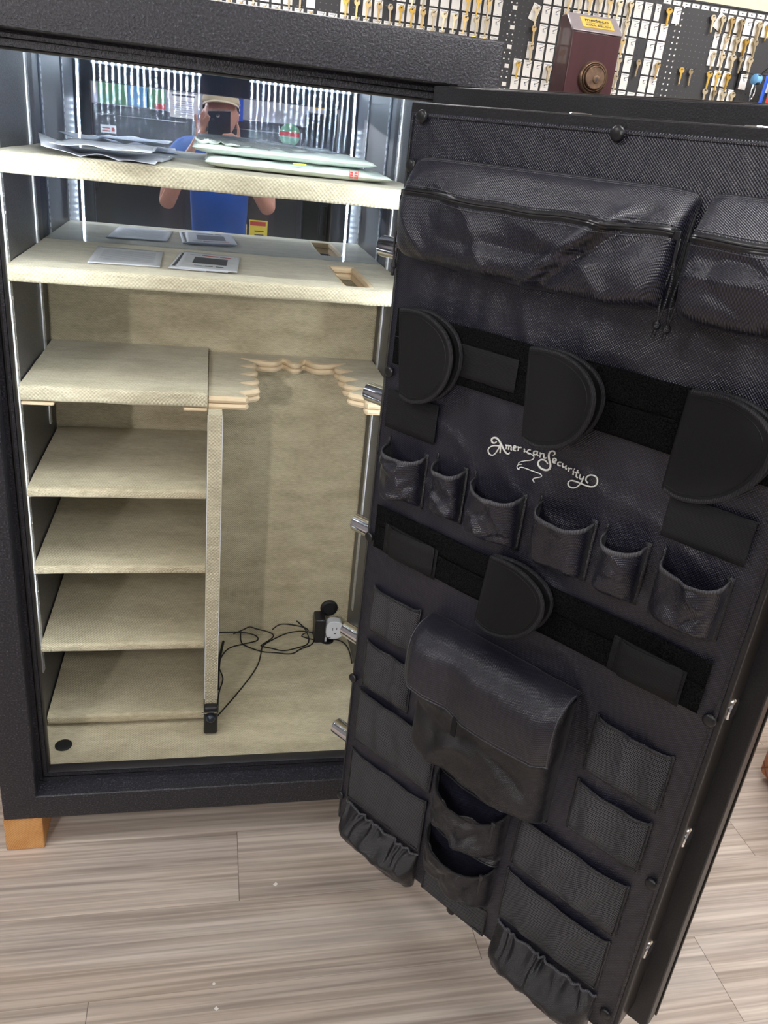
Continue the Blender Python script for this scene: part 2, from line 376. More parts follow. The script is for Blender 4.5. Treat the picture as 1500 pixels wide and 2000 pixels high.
# liner
XL, XR, YB, ZF, ZT = .0569, .9728, .7374, .0515, 1.795
m = MB(); m.box(.04, .079, .03, XL, YB + .005, ZT); build('side_liner', m, 'liner', safe, bevel=0, smooth=False)
m = MB(); m.box(XR, .079, .03, .99, YB + .005, ZT); build('side_liner', m, 'liner', safe, bevel=0, smooth=False)
m = MB(); m.box(XL, .079, ZT, XR, YB + .005, ZT + .02); build('top_liner', m, 'liner', safe, smooth=False)
m = MB(); m.grid(60, 40, lambda u, v: (XL + u * (XR - XL), .079 + v * (YB - .079), ZF + .0022 * nz(u * 5, v * 4, 2) + .0012 * nz(u * 15, v * 12, 5) - (.003 if v < .02 else 0))); 
o = build('floor_carpet', m, 'cloth', safe)
m = MB(); m.lathe([(.0225, 0), (.0225, .0015), (.019, .003), (.0, .003)], (.113, .212, ZF + .0008), (0, 0, 1)); build('hole_plug', m, 'black_rubber', safe)
m = MB(); m.lathe([(.024, 0), (.024, .002), (.019, .004), (.017, .001), (.0, .001)], (.899, .690, ZF + .001), (0, 0, 1)); build('cable_grommet', m, 'black_rubber', safe)
m = MB(); m.grid(50, 70, lambda u, v: (XL + u * (XR - XL), YB - .0015 * nz(u * 7, v * 9, 8) - .001, ZF + v * (1.283 - ZF)), True); build('back_panel', m, 'cloth', safe)
m = MB(); m.box(XL, YB - .004, 1.287, XR, YB, ZT - .001); build('mirror', m, 'mirror', safe, smooth=False)
m = MB(); m.lathe([(.030, 0), (.030, .006), (.023, .010), (.021, .004), (0, .004)], (.905, YB - .003, .158), (0, -1, 0)); build('cable_grommet', m, 'black_rubber', safe)
# slotted standards
for nm, x, sx, y in (('a', XL, 1, .305), ('b', XL, 1, .645), ('c', XR, -1, .305), ('d', XR, -1, .655)):
    m = MB(); z0, z1 = (.235, ZT - .002) if y < .5 else (.20, ZT - .002)
    if x == XL and y > .5: z0 = .83
    m.box(x, y - .010, z0, x + sx * .004, y - .006, z1); m.box(x, y + .006, z0, x + sx * .004, y + .010, z1)
    z = z0
    while z < z1 - .012:
        m.box(x, y - .006, z, x + sx * .004, y + .006, min(z + .011, z1)); z += .018
    build('shelf_track', m, 'zinc', safe, smooth=False)
m = MB()
# shelves
def cloth_box(name, x0, y0, z0, x1, y1, z1, parent, nx=40, seed=0, amp=.0015, r=.011, mat='cloth'):
    m = MB(); ny = max(6, int((y1 - y0) / .03)); zc = (z0 + z1) / 2; h = (z1 - z0) / 2
    prof = []
    for k in range(7): a = pi / 2 - k * pi / 12; prof.append((y0 + r - r * sin(pi / 2 - a + 0) , zc + h - r + r * sin(a)))
    top = [(y1 - (y1 - y0 - r) * j / ny, z1) for j in range(ny)]
    fr = [(y0 + r - r * sin(t), z1 - r + r * cos(t)) for t in [i * pi / 10 for i in range(6)]]
    fr2 = [(y0 + r - r * cos(t), z0 + r - r * sin(t)) for t in [i * pi / 10 for i in range(6)]]
    bot = [(y0 + r + (y1 - y0 - r) * j / 4, z0) for j in range(1, 5)]
    pr = top + fr + fr2 + bot; n = len(pr)
    def fn(u, v):
        y, z = pr[min(int(round(v * (n - 1))), n - 1)]; x = x0 + u * (x1 - x0); e = min(1, 12 * min(u, 1 - u))
        return (x, y + amp * .6 * nz(x * 18, z * 30, seed) * e, z + amp * nz(x * 11, y * 11, seed + 3))
    m.grid(nx, n - 1, fn)
    for u in (0, 1):
        vs = [fn(u, j / (n - 1)) for j in range(n)]; m.add(vs, [tuple(range(n)) if u else tuple(range(n - 1, -1, -1))])
    return m
def shelf(x0, y0, z0, x1, y1, z1, seed, **k):
    return build('shelf', cloth_box('shelf', x0, y0, z0, x1, y1, z1, safe, seed=seed, **k), 'cloth_edge' if z0 > 1 else 'cloth', safe, auto=60)
shelf(XL + .002, .25, 1.503, XR - .002, YB - .006, 1.545, 1, r=.006)
# shelf 2 with a rectangular cut-out: built from four padded strips around the hole, one mesh
m2 = MB()
for a in ((XL + .002, .285, 1.280, .803, YB - .006, 1.3155), (.878, .285, 1.280, XR - .002, YB - .006, 1.3155)):
    q = cloth_box('s', *a, safe, seed=4, r=.008); m2.add(q.v, q.f)
q = cloth_box('s', .803, .285, 1.280, .878, .325, 1.3155, safe, nx=8, seed=4, r=.008); m2.add(q.v, q.f)
m2.box(.803, .640, 1.280, .878, YB - .006, 1.3152)
sh2 = build('shelf', m2, 'cloth_edge', safe, auto=60)
m = MB()
for z in (1.3065, 1.289): m.tube(chaikin([(.803, .334, z), (.812, .325, z), (.869, .325, z), (.878, .334, z), (.878, .631, z), (.869, .640, z), (.812, .640, z), (.803, .631, z)], 1), .0088, 8, closed=True)
build('cutout_rim', m, 'rim', sh2)
shelf(XL + .004, .288, 1.008, .487, YB - .004, 1.045, 7, r=.008)
for i, z in enumerate((.7894, .5724, .3327)): shelf(XL + .004, .285, z - .026, .4865, YB - .004, z, 11 + i, r=.008)
shelf(XL + .004, .285, .0625, .4865, YB - .004, .092, 17, r=.009)
m = MB(); m.box(XL + .004, .292, .997, .135, .5, 1.006); m.box(.43, .292, .997, .4865, .5, 1.006); build('rack_lip', m, 'rim', safe, bevel=.004, seg=3)
# long gun rack with scalloped cut-out
half = [(.578, .302), (.578, .322), (.557, .349), (.600, .368), (.613, .386), (.598, .408), (.557, .428), (.602, .446), (.615, .466), (.600, .490), (.559, .511), (.602, .530), (.616, .550), (.602, .572), (.561, .593), (.604, .610), (.616, .628), (.600, .650), (.567, .684), (.620, .668), (.660, .655), (.680, .668), (.696, .706), (.712, .690), (.722, .655), (.735, .652)]
cxm = .7315; mir = [(2 * cxm - x, y) for x, y in reversed(half)]
cont = [(.489, .302)] + half + mir + [(XR - .002, .302)]
inner = chaikin(cont[1:-1], 2, closed=False)
poly = [(.489, .302)] + inner + [(XR - .002, .302), (XR - .002, YB - .003), (.489, YB - .003)]
m = MB(); m.prism(poly, lambda x, y: (x, y, 1.004), lambda x, y: (x, y, 1.0345)); rack = build('gun_rack', m, 'cloth', safe, smooth=False)
m = MB()
path = [(.490, .303)] + inner + [(XR - .003, .303)]
for z in (1.0265, 1.0105): m.tube([(x, y, z) for x, y in path], .0085, 8)
build('padded_rim', m, 'rim', rack)
# divider
o = build('divider_panel', cloth_box('d', .4895, .252, ZF, .5225, YB - .004, 1.004, safe, nx=6, seed=30, r=.003), 'cloth_edge', safe, auto=50)
m = MB()
for x in (.4888, .5232): m.tube([(x, .2535, .16), (x, .2535, 1.002)], .0012, 6)
build('edge_piping', m, 'white_plastic', o)
# led strips
def led_strip(a, b, nrm, n, w=.005, mat='led'):
    a, b, nrm = Vector(a), Vector(b), Vector(nrm); d = (b - a).normalized(); s = d.cross(nrm)
    m = MB(); L = (b - a).length
    def q(m, c, hl, hw, h0, h1):
        vs = [c + d * i * hl + s * j * hw + nrm * k for k in (h0, h1) for i, j in ((-1, -1), (1, -1), (1, 1), (-1, 1))]
        m.add(vs, [(0, 3, 2, 1), (4, 5, 6, 7), (0, 1, 5, 4), (1, 2, 6, 5), (2, 3, 7, 6), (3, 0, 4, 7)])
    q(m, (a + b) / 2, L / 2, w, 0, .001); st = build('led_strip', m, 'white_plastic', safe, smooth=False)
    m = MB()
    for i in range(n): q(m, a + d * L * (i + .5) / n, .0032, .0026, .001, .0022)
    build('led_chips', m, mat, st, smooth=False)
led_strip((.112, .084, 1.772), (.455, .084, 1.772), (0, 1, 0), 18)
led_strip((.605, .084, 1.772), (.945, .084, 1.772), (0, 1, 0), 18)
for x in (.070, .960):
    led_strip((x, .084, 1.290), (x, .084, 1.665), (0, 1, 0), 20)
    led_strip((x, .084, .30), (x, .084, 1.270), (0, 1, 0), 50, mat='led_lower')
# ------------------------------------------------------------------ the safe door (a part of the safe), local frame: x along the door, -y towards the room side of its lining
DA = (.823, -.139); DANG = radians(-53.5)
def door_part(name, mb, mats, parent, **k): return build(name, mb, mats, parent, **k)
PX0, PX1, PZ0, PZ1, T1, T2 = -.036, .806, .056, 1.739, .092, .055
m = MB(); m.box(PX0, T1, PZ0, PX1, T1 + .040, PZ1)
door = build('door', m, 'door_paint', safe, bevel=.003)
door.location = (DA[0], DA[1], 0); door.rotation_euler = (0, 0, DANG)
m = MB(); m.box(PX0 + .006, T1 + .040, PZ0 + .006, PX1 - .006, T1 + .046, PZ1 - .006); build('door_groove', m, 'black_rubber', door, smooth=False)
m = MB(); m.box(PX0 - .003, T1 + .046, PZ0 - .003, PX1 + .003, T1 + .052, PZ1 + .005); build('face_plate', m, 'dark_steel', door, bevel=.0015)
m = MB(); m.box(0, .004, .09, .770, T1 + .004, 1.703); build('bolt_housing', m, 'dark_steel', door, bevel=.006, seg=3)
m = MB(); m.box(-.002, -.001, .086, .774, .007, 1.706); build('lining_plate', m, 'door_paint', door, bevel=.0025)
def bolt(p, d, r=.0195, L=.08):
    d = Vector(d); m = MB(); m.lathe([(r, 0), (r, L - .0025), (r - .0025, L), (0, L)], p, d, 26); build('locking_bolt', m, 'chrome', door, auto=30)
for z in (1.458, 1.168, .868, .588, .300): bolt((.002, .046, z), (-1, 0, 0), L=.082)
for z in (1.458, 1.168, .868, .588, .300): bolt((.765, .052, z), (1, 0, 0), .021, .0085)
for x in (.30, .57): bolt((x, .046, 1.700), (0, 0, 1), .021, .009)
for z in (1.3, .46):
    m = MB(); m.cyl((PX0 - .012, T1 + .03, z), (PX0 - .012, T1 + .03, z + .1), .012, 20); build('hinge', m, 'satin', door)
m = MB(); m.lathe([(.055, 0), (.055, .012), (.03, .02), (.02, .05), (.02, .07), (0, .07)], (.40, T1 + .052, 1.02), (0, 1, 0)); build('handle_hub', m, 'chrome', door)
for k in range(3):
    a = pi / 2 + k * 2 * pi / 3; m = MB(); m.cyl((.40, T1 + .105, 1.02), (.40 + .17 * cos(a), T1 + .105, 1.02 + .17 * sin(a)), .009, 14); build('handle_spoke', m, 'chrome', door)
m = MB(); m.lathe([(.05, 0), (.05, .02), (.044, .026), (0, .026)], (.40, T1 + .052, 1.25), (0, 1, 0)); build('keypad', m, 'black_plastic', door)
# ------------------------------------------------------------------ timber blocks
def block(x, y, label, l=.30):
    t = empty('timber_block', (x, y, 0)); m = MB(); m.box(0, 0, 0, .092, l, ZB - .0015); build('block', m, 'pine', t, bevel=.003); tag(t, label, 'wooden block')
block(-.002, .004, 'short pine timber block under the front left corner of the open safe')
block(.90, .10, 'pine timber block under the right side of the open safe behind its door')
block(.0, .48, 'pine timber block under the rear left corner of the open safe')
# ------------------------------------------------------------------ motion sensor, adapter, plug, cables
Z = ZB
t = empty('motion_sensor', (.5065, .236, Z + ZF)); m = MB(); m.box(-.0195, -.010, .004, .0195, .0148, .098); build('housing', m, 'black_plastic', t, bevel=.007, seg=4)
m = MB(); m.lathe([(.0135, 0), (.013, .005), (.010, .010), (.005, .013), (0, .0135)], (0, -.0095, .062), (0, -1, .25)); build('lens', m, 'phone_back', t)
m = MB(); m.tube([(-.017, -.012, .083), (0, -.0145, .086), (.017, -.012, .083)], .0022, 8); m.cyl((-.025, 0, .07), (-.018, 0, .07), .004, 10); build('trim_ridge', m, 'chrome', t)
tag(t, 'small black motion sensor at the foot of the beige divider post', 'sensor')
t = empty('power_adapter', (.872, .706, Z + ZF + .002)); m = MB(); m.box(-.0185, -.033, .0, .0175, .030, .092); build('case', m, 'black_plastic', t, bevel=.005, seg=3)
tag(t, 'black power brick standing at the back right of the safe floor', 'power adapter')
t = empty('plug_adapter', (.917, .69, Z + ZF + .042)); m = MB()
m.add([], []); pr = chaikin([(-.026, -.026), (.022, -.026), (.034, -.008), (.034, .024), (.022, .044), (-.026, .044)], 2)
m.prism(pr, lambda x, z: (x, -.016, z), lambda x, z: (x, .016, z)); build('case', m, 'white_plastic', t, bevel=.002)
m = MB(); m.box(-.004, -.0175, .010, -.002, -.0155, .020); m.box(.010, -.0175, .012, .012, -.0155, .021); m.box(.002, -.0175, -.004, .010, -.0155, -.001); m.box(-.020, -.0175, -.020, -.008, -.0155, -.018); build('socket_slots', m, 'ink', t)
m = MB(); m.box(-.03, -.008, -.042, -.02, .008, -.024); build('plug_foot', m, 'white_plastic', t)
tag(t, 'white outlet plug adapter fixed against the side of the black power brick', 'plug adapter')
CABLES = [[(0.523,0.303,0.056),(0.593,0.422,0.056),(0.656,0.546,0.056),(0.671,0.625,0.056),(0.676,0.667,0.056),(0.722,0.708,0.056),(0.767,0.728,0.065),(0.812,0.728,0.071),(0.857,0.728,0.063)],[(0.527,0.323,0.056),(0.53,0.418,0.056),(0.545,0.475,0.056),(0.543,0.505,0.056),(0.53,0.551,0.056),(0.538,0.598,0.056),(0.561,0.654,0.056),(0.609,0.674,0.056),(0.658,0.689,0.056),(0.667,0.706,0.056),(0.655,0.728,0.056),(0.62,0.728,0.067),(0.586,0.728,0.069)],[(0.548,0.689,0.056),(0.535,0.598,0.056),(0.53,0.505,0.056),(0.528,0.432,0.056)],[(0.582,0.728,0.064),(0.615,0.728,0.08),(0.636,0.728,0.094),(0.659,0.728,0.082),(0.693,0.728,0.073),(0.718,0.728,0.06),(0.717,0.713,0.056),(0.676,0.671,0.056),(0.669,0.663,0.056),(0.708,0.649,0.056),(0.745,0.629,0.056),(0.796,0.649,0.056),(0.831,0.665,0.056),(0.84,0.704,0.056),(0.826,0.728,0.082),(0.795,0.728,0.112)],[(0.606,0.728,0.069),(0.605,0.686,0.056),(0.618,0.665,0.056),(0.674,0.625,0.056),(0.716,0.622,0.056),(0.772,0.606,0.056),(0.804,0.641,0.056),(0.846,0.66,0.056),(0.858,0.703,0.056),(0.852,0.728,0.063)],[(0.905,0.697,0.056),(0.952,0.678,0.056),(0.968,0.63,0.056),(0.965,0.547,0.056)],[(0.713,0.728,0.078),(0.736,0.728,0.102),(0.781,0.728,0.097),(0.826,0.728,0.085),(0.842,0.728,0.07),(0.812,0.723,0.056),(0.821,0.709,0.056),(0.878,0.685,0.056)],[(0.534,0.728,0.069),(0.586,0.728,0.069)]]
CL = ['thin black cable running from the motion sensor diagonally across the carpet', 'thin black cable looping beside the divider post and back', 'thick black cable end with moulded connector beside the divider post', 'thin black cable in the wavy loops at the middle of the safe floor', 'thin black cable forming the lowest wide loop on the safe floor', 'black cable curving from the adapter to the right wall of the safe', 'thin black cable lifted against the back wall beside the power brick', 'short black cable with metal barrel tip next to the divider']
for i, c in enumerate(CABLES):
    p = chaikin([(x, y - .004, z + Z + .002 * (i % 3)) for x, y, z in c], 3, closed=False)
    m = MB(); m.tube(p, .0021 if i not in (2,) else .0042, 7); o = build('cable', m, 'black_rubber'); tag(o, CL[i], 'cable', 'black cables on the safe floor')
    if i == 7:
        q = MB(); q.cyl((p[0][0] - .012, p[0][1], p[0][2]), p[0], .0035, 10); build('barrel_tip', q, 'chrome', o)
# ------------------------------------------------------------------ papers on the shelves
def sheet(name, P, z, label, cat='paper', mat='paper', nu=14, nv=12, curl=None, seed=0, thick=.0006, lines=None):
    (ax, ay), (bx, by), (c_x, c_y), (dx, dy) = P      # back-left, back-right, front-right, front-left
    def pos(u, v, off=0):
        x = (1 - u) * (1 - v) * dx + u * (1 - v) * c_x + u * v * bx + (1 - u) * v * ax
        y = (1 - u) * (1 - v) * dy + u * (1 - v) * c_y + u * v * by + (1 - u) * v * ay
        return (x, y, z + off + (curl(u, v) if curl else 0))
    m = MB(); m.grid(nu, nv, lambda u, v: pos(u, v)); o = build(name, m, mat, solid=thick, auto=0); tag(o, label, cat)
    for (u0, u1, v0, v1, mm) in (lines or []):
        q = MB(); q.add([pos(u0, v0, .0009), pos(u1, v0, .0009), pos(u1, v1, .0009), pos(u0, v1, .0009)], [(0, 1, 2, 3)]); build('printing', q, mm, o, smooth=False)
    return o
z2 = Z + 1.3175
sheet('instruction_sheet', [(.205, .643), (.368, .630), (.374, .382), (.213, .375)], z2 + .0006, 'single white printed sheet lying left of the brochures on the second shelf', lines=[(.12, .9, .2 + .065 * i, .215 + .065 * i, 'ink_soft') for i in range(10)])
sheet('brochure', [(.411, .640), (.500, .632), (.480, .372), (.392, .378)], z2 + .0006, 'lower white brochure peeking out left beneath the top one on the second shelf', 'brochure')
sheet('brochure', [(.420, .650), (.548, .622), (.530, .366), (.398, .380)], z2 + .0022, 'grey edged brochure sandwiched in the middle of the small stack', 'brochure', lines=[(.0, .05, .1, .9, 'ink')])
sheet('brochure', [(.424, .648), (.566, .618), (.552, .367), (.410, .379)], z2 + .0038, 'top white brochure with dark photo and red heading on the second shelf', 'brochure', lines=[(.22, .80, .32, .70, 'ink'), (.12, .30, .80, .84, 'ink_soft'), (.33, .62, .80, .85, 'ink_red'), (.65, .85, .80, .84, 'ink_red'), (.27, .40, .17, .21, 'ink_soft'), (.45, .58, .17, .21, 'ink'), (.63, .76, .17, .21, 'ink')])
z1 = Z + 1.5465
sheet('crumpled_paper', [(.085, .60), (.40, .62), (.375, .245), (.150, .262)], z1 + .001, 'crumpled grey white paper with a raised left corner on the top shelf', 'paper', curl=lambda u, v: .012 * abs(nz(u * 3, v * 3, 4)) + .052 * max(0, .3 - u) ** 1.2 * (.5 + .5 * v) * 2.2, nu=24, nv=20, mat='paper')
sheet('folded_paper', [(.16, .57), (.36, .58), (.368, .215), (.172, .232)], z1 + .016, 'folded grey white sheet lying over the crumpled paper on the top shelf', 'paper', curl=lambda u, v: .006 * abs(v - .45) + .004 * nz(u * 4, v * 4, 9) + .004, nu=24, nv=20)
# white bags
def pillow(x0, x1, y0, y1, z0, h, seed, tilt=0):
    def fn(side):
        def f(u, v):
            prof = (max(0, 1 - abs(2 * u - 1) ** 5)) ** .5 * (max(0, 1 - abs(2 * v - 1) ** 3)) ** .5
            x = x0 + u * (x1 - x0) + .006 * nz(v * 4, seed, 1); y = y0 + v * (y1 - y0) + tilt * u + .006 * nz(u * 5, seed, 2)
            wr = .003 * nz(u * 10, v * 5, seed) + .002 * ridge(u * 6, v * 14, seed) * prof
            lf = .009 * max(0, .22 - u) / .22 * (1 + nz(v * 6, 3, seed)) * prof
            z = z0 + h * .42 + side * (h * .5 * prof) + (wr + lf) * (1 if side > 0 else -.3) * (prof > .05)
            return (x, y, max(z, z0))
        return f
    m = MB(); m.grid(60, 30, fn(1)); m.grid(60, 30, fn(-1), True); return m
o = build('fabric_bag', pillow(.475, .905, .36, .66, Z + 1.5465, .027, 5), 'mylar', auto=80); tag(o, 'lower puffy white bag with small red print on the top shelf', 'bag')
m = MB()
for k in range(3):
    for j in range(2): m.box(.802 + j * .010, .357, Z + 1.554 + k * .005, .809 + j * .010, .3585, Z + 1.5575 + k * .005)
m.box(.800, .3575, Z + 1.553, .801, .359, Z + 1.5715); m.box(.820, .3575, Z + 1.553, .821, .359, Z + 1.5715)
build('red_print', m, 'red_ink', o)
m = MB(); m.box(.67, .3575, Z + 1.5715, .70, .362, Z + 1.574); build('yellow_print', m, 'yellow_card', o)
o = build('fabric_bag', pillow(.447, .868, .38, .67, Z + 1.5735, .026, 12), 'mylar', auto=80); tag(o, 'upper white bag lying on the other bag beneath clear film', 'bag')
m = MB(); m.grid(46, 24, lambda u, v: (.45 + u * .37, .40 + v * .25, Z + 1.597 + .008 * sin(u * 5) * .4 + .007 * ridge(u * 7, v * 5, 3) * (1 + 1.3 * max(0, .3 - u)) - .012 * (abs(2 * v - 1) ** 3)))
o = build('plastic_film', m, 'film', auto=0, solid=.0004); tag(o, 'crinkled clear plastic film on top of the upper white bag', 'plastic wrap')
m = MB(); m.grid(14, 12, lambda u, v: (.452 + u * .10, .385 + v * .10, Z + 1.590 + .016 * ridge(u * 3.5, v * 3, 8) * (1 - .5 * u)))
o = build('torn_seal', m, 'mylar', auto=0, solid=.0006); tag(o, 'crumpled torn flap at the left end of the upper white bag', 'bag flap')

# ------------------------------------------------------------------ nylon organizer snapped on the door lining (local frame of the door)
org = empty('door_organizer', (DA[0], DA[1], ZB), DANG)
tag(org, 'large black nylon organizer panel with pockets snapped to the open safe door', 'organizer')
def wr(x, z, s=0, a=1.0):          # broad soft wrinkles of the hanging cloth
    return a * (.0030 * nz(x * 5, z * 4, s) + .0018 * nz(x * 13 + z * 4, z * 9, s + 2))
BX0, BX1, BZ0, BZ1 = .003, .765, .090, 1.690
def panel(u, v):
    x = BX0 + u * (BX1 - BX0); z = BZ0 + v * (BZ1 - BZ0); e = min(1, 14 * min(u, 1 - u)) * min(1, 25 * min(v, 1 - v))
    sag = .004 * max(0, nz(x * 20, z * 5, 4)) * (1 if z < 1.45 else .3) + .003 * crease(x * 6 + z * 5, z * 4 - x * 3, 9, 4) * (z < 1.5)
    return (x, -.0028 - e * (.003 + wr(x, z) * (1.3 if z < 1.3 else .5) + sag), z)
m = MB(); m.grid(110, 230, panel); build('backing_cloth', m, 'nylon', org, solid=.0015)
m = MB()
hem = [(.008, .096), (.760, .096), (.760, 1.685), (.008, 1.685)]
for (a, b), (c, d) in zip(hem, hem[1:] + hem[:1]):
    L = math.hypot(c - a, d - b); k = max(2, int(L / .0075))
    m.tube([(a + (c - a) * i / k, -.0062, b + (d - b) * i / k) for i in range(k + 1)], .0012, 5)
build('hem_stitching', m, 'nylon_soft', org)
for (x, z) in [(.031, 1.684), (.396, 1.684), (.740, 1.684), (.018, 1.607), (.019, 1.242), (.013, .885), (.009, .521), (.008, .168), (.371, .092), (.747, .146), (.752, .504), (.757, .869), (.752, 1.242), (.752, 1.607)]:
    m = MB(); m.lathe([(.0108, 0), (.0112, .002), (.010, .0045), (.006, .006), (0, .0064)], (x, -.008, z), (0, -1, 0), 24); build('snap_button', m, 'black_plastic', org, auto=60)
# embroidered lettering and eagle mark
TEXT = [[(0.2836,1.1845),(0.2816,1.1807),(0.2764,1.179),(0.273,1.1819),(0.273,1.1867),(0.2778,1.1903),(0.2843,1.1903),(0.2907,1.1859),(0.2964,1.1799),(0.3022,1.1738),(0.3075,1.1699),(0.3121,1.1698),(0.314,1.1737)],[(0.292,1.184),(0.2916,1.1767),(0.2879,1.1675),(0.2838,1.1597),(0.2789,1.1564),(0.2732,1.157),(0.2691,1.1613),(0.2693,1.1671),(0.2748,1.1728),(0.2824,1.1766),(0.294,1.1783)],[(0.2936,1.1805),(0.2945,1.1664)],[(0.3028,1.1843),(0.3055,1.1828),(0.3052,1.1771)],[(0.3055,1.1828),(0.308,1.1855),(0.3102,1.1835),(0.3101,1.1779)],[(0.3102,1.1835),(0.3127,1.1862),(0.3151,1.1843),(0.315,1.1787),(0.317,1.1794)],[(0.3187,1.1836),(0.3242,1.1854),(0.3235,1.1886),(0.32,1.1883),(0.3187,1.1836),(0.3205,1.1797),(0.3251,1.1809)],[(0.327,1.1889),(0.3297,1.1871),(0.3294,1.1819)],[(0.3297,1.1871),(0.333,1.1901),(0.335,1.1889)],[(0.3402,1.1893),(0.3423,1.1876),(0.3417,1.1836)],[(0.3537,1.1914),(0.3495,1.1908),(0.3473,1.187),(0.3492,1.1837),(0.3535,1.1843)],[(0.3658,1.193),(0.3613,1.1923),(0.3593,1.1881),(0.362,1.1848),(0.3662,1.1877)],[(0.367,1.1937),(0.3672,1.1865),(0.3699,1.1866)],[(0.3715,1.1926),(0.3739,1.191),(0.3732,1.1846)],[(0.3739,1.191),(0.378,1.1939),(0.3807,1.1917),(0.3805,1.1863),(0.384,1.1859),(0.3856,1.188)],[(0.397,1.1956),(0.4004,1.199),(0.3987,1.203),(0.3937,1.2032),(0.3895,1.1992),(0.3889,1.1929),(0.3916,1.1861),(0.3958,1.1799),(0.3969,1.1733),(0.3931,1.1678),(0.3859,1.1656),(0.3779,1.1668),(0.3724,1.1711),(0.3722,1.1773),(0.3772,1.1821),(0.3838,1.1832),(0.3886,1.1805),(0.3905,1.1781)],[(0.3989,1.1855),(0.4052,1.1889),(0.4036,1.192),(0.3995,1.1919),(0.3975,1.1874),(0.3996,1.1839),(0.4045,1.1844)],[(0.4142,1.1892),(0.4102,1.1886),(0.4081,1.1848),(0.4103,1.1821),(0.4147,1.1832)],[(0.4176,1.1888),(0.4176,1.1835),(0.4208,1.182),(0.4242,1.185)],[(0.4245,1.1873),(0.4238,1.1818),(0.4266,1.1815)],[(0.429,1.1851),(0.431,1.1835),(0.4305,1.1788)],[(0.431,1.1835),(0.4335,1.1856),(0.4356,1.1846)],[(0.4384,1.183),(0.44,1.1813),(0.4398,1.1759)],[(0.4397,1.1865),(0.4405,1.1862)],[(0.4465,1.1866),(0.4456,1.1802),(0.4461,1.1743),(0.4493,1.1742)],[(0.4428,1.1815),(0.4498,1.1824)],[(0.4526,1.1811),(0.4516,1.1747),(0.4552,1.173),(0.4584,1.1764)],[(0.4596,1.1798),(0.4581,1.171),(0.4546,1.1621),(0.4488,1.1554),(0.4413,1.153),(0.4351,1.155),(0.4338,1.1607),(0.4384,1.1655),(0.4462,1.1667),(0.456,1.1664),(0.4656,1.1661),(0.4764,1.1672),(0.4832,1.1717),(0.485,1.1791),(0.4821,1.1862),(0.4747,1.1877),(0.4675,1.1849),(0.4634,1.1789),(0.4647,1.1733),(0.4691,1.1716)],[(0.3427,1.1854),(0.3533,1.185),(0.3606,1.1835),(0.3631,1.1797),(0.359,1.1744),(0.3478,1.1699),(0.3367,1.1637),(0.3346,1.1607),(0.3359,1.1587),(0.3417,1.1611)],[(0.3359,1.1587),(0.3326,1.1552),(0.334,1.1509),(0.3387,1.1496),(0.337,1.1535),(0.3435,1.1565),(0.3576,1.1566),(0.3715,1.1567),(0.3809,1.1569),(0.3841,1.154),(0.3814,1.1507),(0.3704,1.1457),(0.3674,1.1418),(0.372,1.1379)],[(0.4193,1.2277),(0.4256,1.2319),(0.4335,1.2356)]]
m = MB()
for i, st in enumerate(TEXT[:-3]):
    p = chaikin(st, 2, closed=False); big = i in (0, 15); n = len(p)
    rr = [(.00105 + (.0007 * sin(pi * k / (n - 1)) if big else .0002)) for k in range(n)]
    m.tube([(x, -.0095, z) for x, z in p], rr, 6)
build('embroidered_lettering', m, 'thread', org)
m = MB()
for st in TEXT[-3:-1]: m.tube([(x, -.0095, z) for x, z in chaikin(st, 2, closed=False)], .0009, 6)
build('embroidered_eagle', m, 'thread', org)
m = MB(); m.tube([(x, -.0095, z) for x, z in TEXT[-1]], .0014, 6); build('embroidered_feather', m, 'thread', org)

def smoothstep(x): x = max(0, min(1, x)); return x * x * (3 - 2 * x)
def pocket(name, s0, s1, z0, z1, depth, mat='nylon_soft', seed=1, sag=.006, taper=.5, wrk=1.0, n=26, boxy=3.0, bind=True, lean=0):
    W_, H_ = s1 - s0, z1 - z0
    def fn(u, v, off=0):
        c = abs(2 * u - 1); fu = max(0, 1 - c ** boxy) ** (1 / boxy * 1.3)
        fv = (1 - (1 - min(1, v / .22)) ** 2) ** .55; fv *= (1 - taper * (1 - v) * .6)
        x = s0 + u * W_ - lean * (1 - v) * fu; z = z0 + v * H_ - sag * fu * v + .010 * (1 - fv) * fu * 0
        d = depth * fu * fv
        w = wrk * fu * min(1, fv * 1.2) * (.012 * nz(x * 19, z * 14, seed) + .009 * crease(x * 13 + z * 12, z * 8 - x * 6, seed + 5, 4) * (1 - .5 * v) - .008 * crease(x * 12 - z * 10, z * 9 + x * 5, seed + 15, 5) * (1 - .5 * v) + .002 * nz(x * 55, z * 40, seed + 9))
        y = -.007 - d - max(-d * .8, w) - off
        if v < .12: z -= .012 * fu * (.12 - v) / .12 * 0
        return (x + .004 * wrk * nz(z * 25, seed, 2) * fu, y, z)
    m = MB(); m.grid(n, int(n * 1.1), fn); p = build(name, m, mat, org, solid=.0016, auto=0)
    if bind:
        m = MB(); h = .0085 / H_
        m.grid(n, 2, lambda u, v: fn(u, 1 - h + v * h * 1.02, .0014)); build('rim_binding', m, 'binding', p, solid=.0022, auto=0)
        m = MB(); m.grid(2, 14, lambda u, v: (s1 - .007 + u * .012, -.0095 - .001 * nz(v * 6, seed), z0 - .002 + v * (H_ + .006))); build('side_seam', m, 'nylon_soft', p, solid=.0022, auto=0)
        m = MB(); m.grid(2, 14, lambda u, v: (s0 - .004 + u * .005, -.0095, z0 - .002 + v * (H_ + .012))); build('side_seam', m, 'nylon_soft', p, solid=.0022, auto=0)
    return p
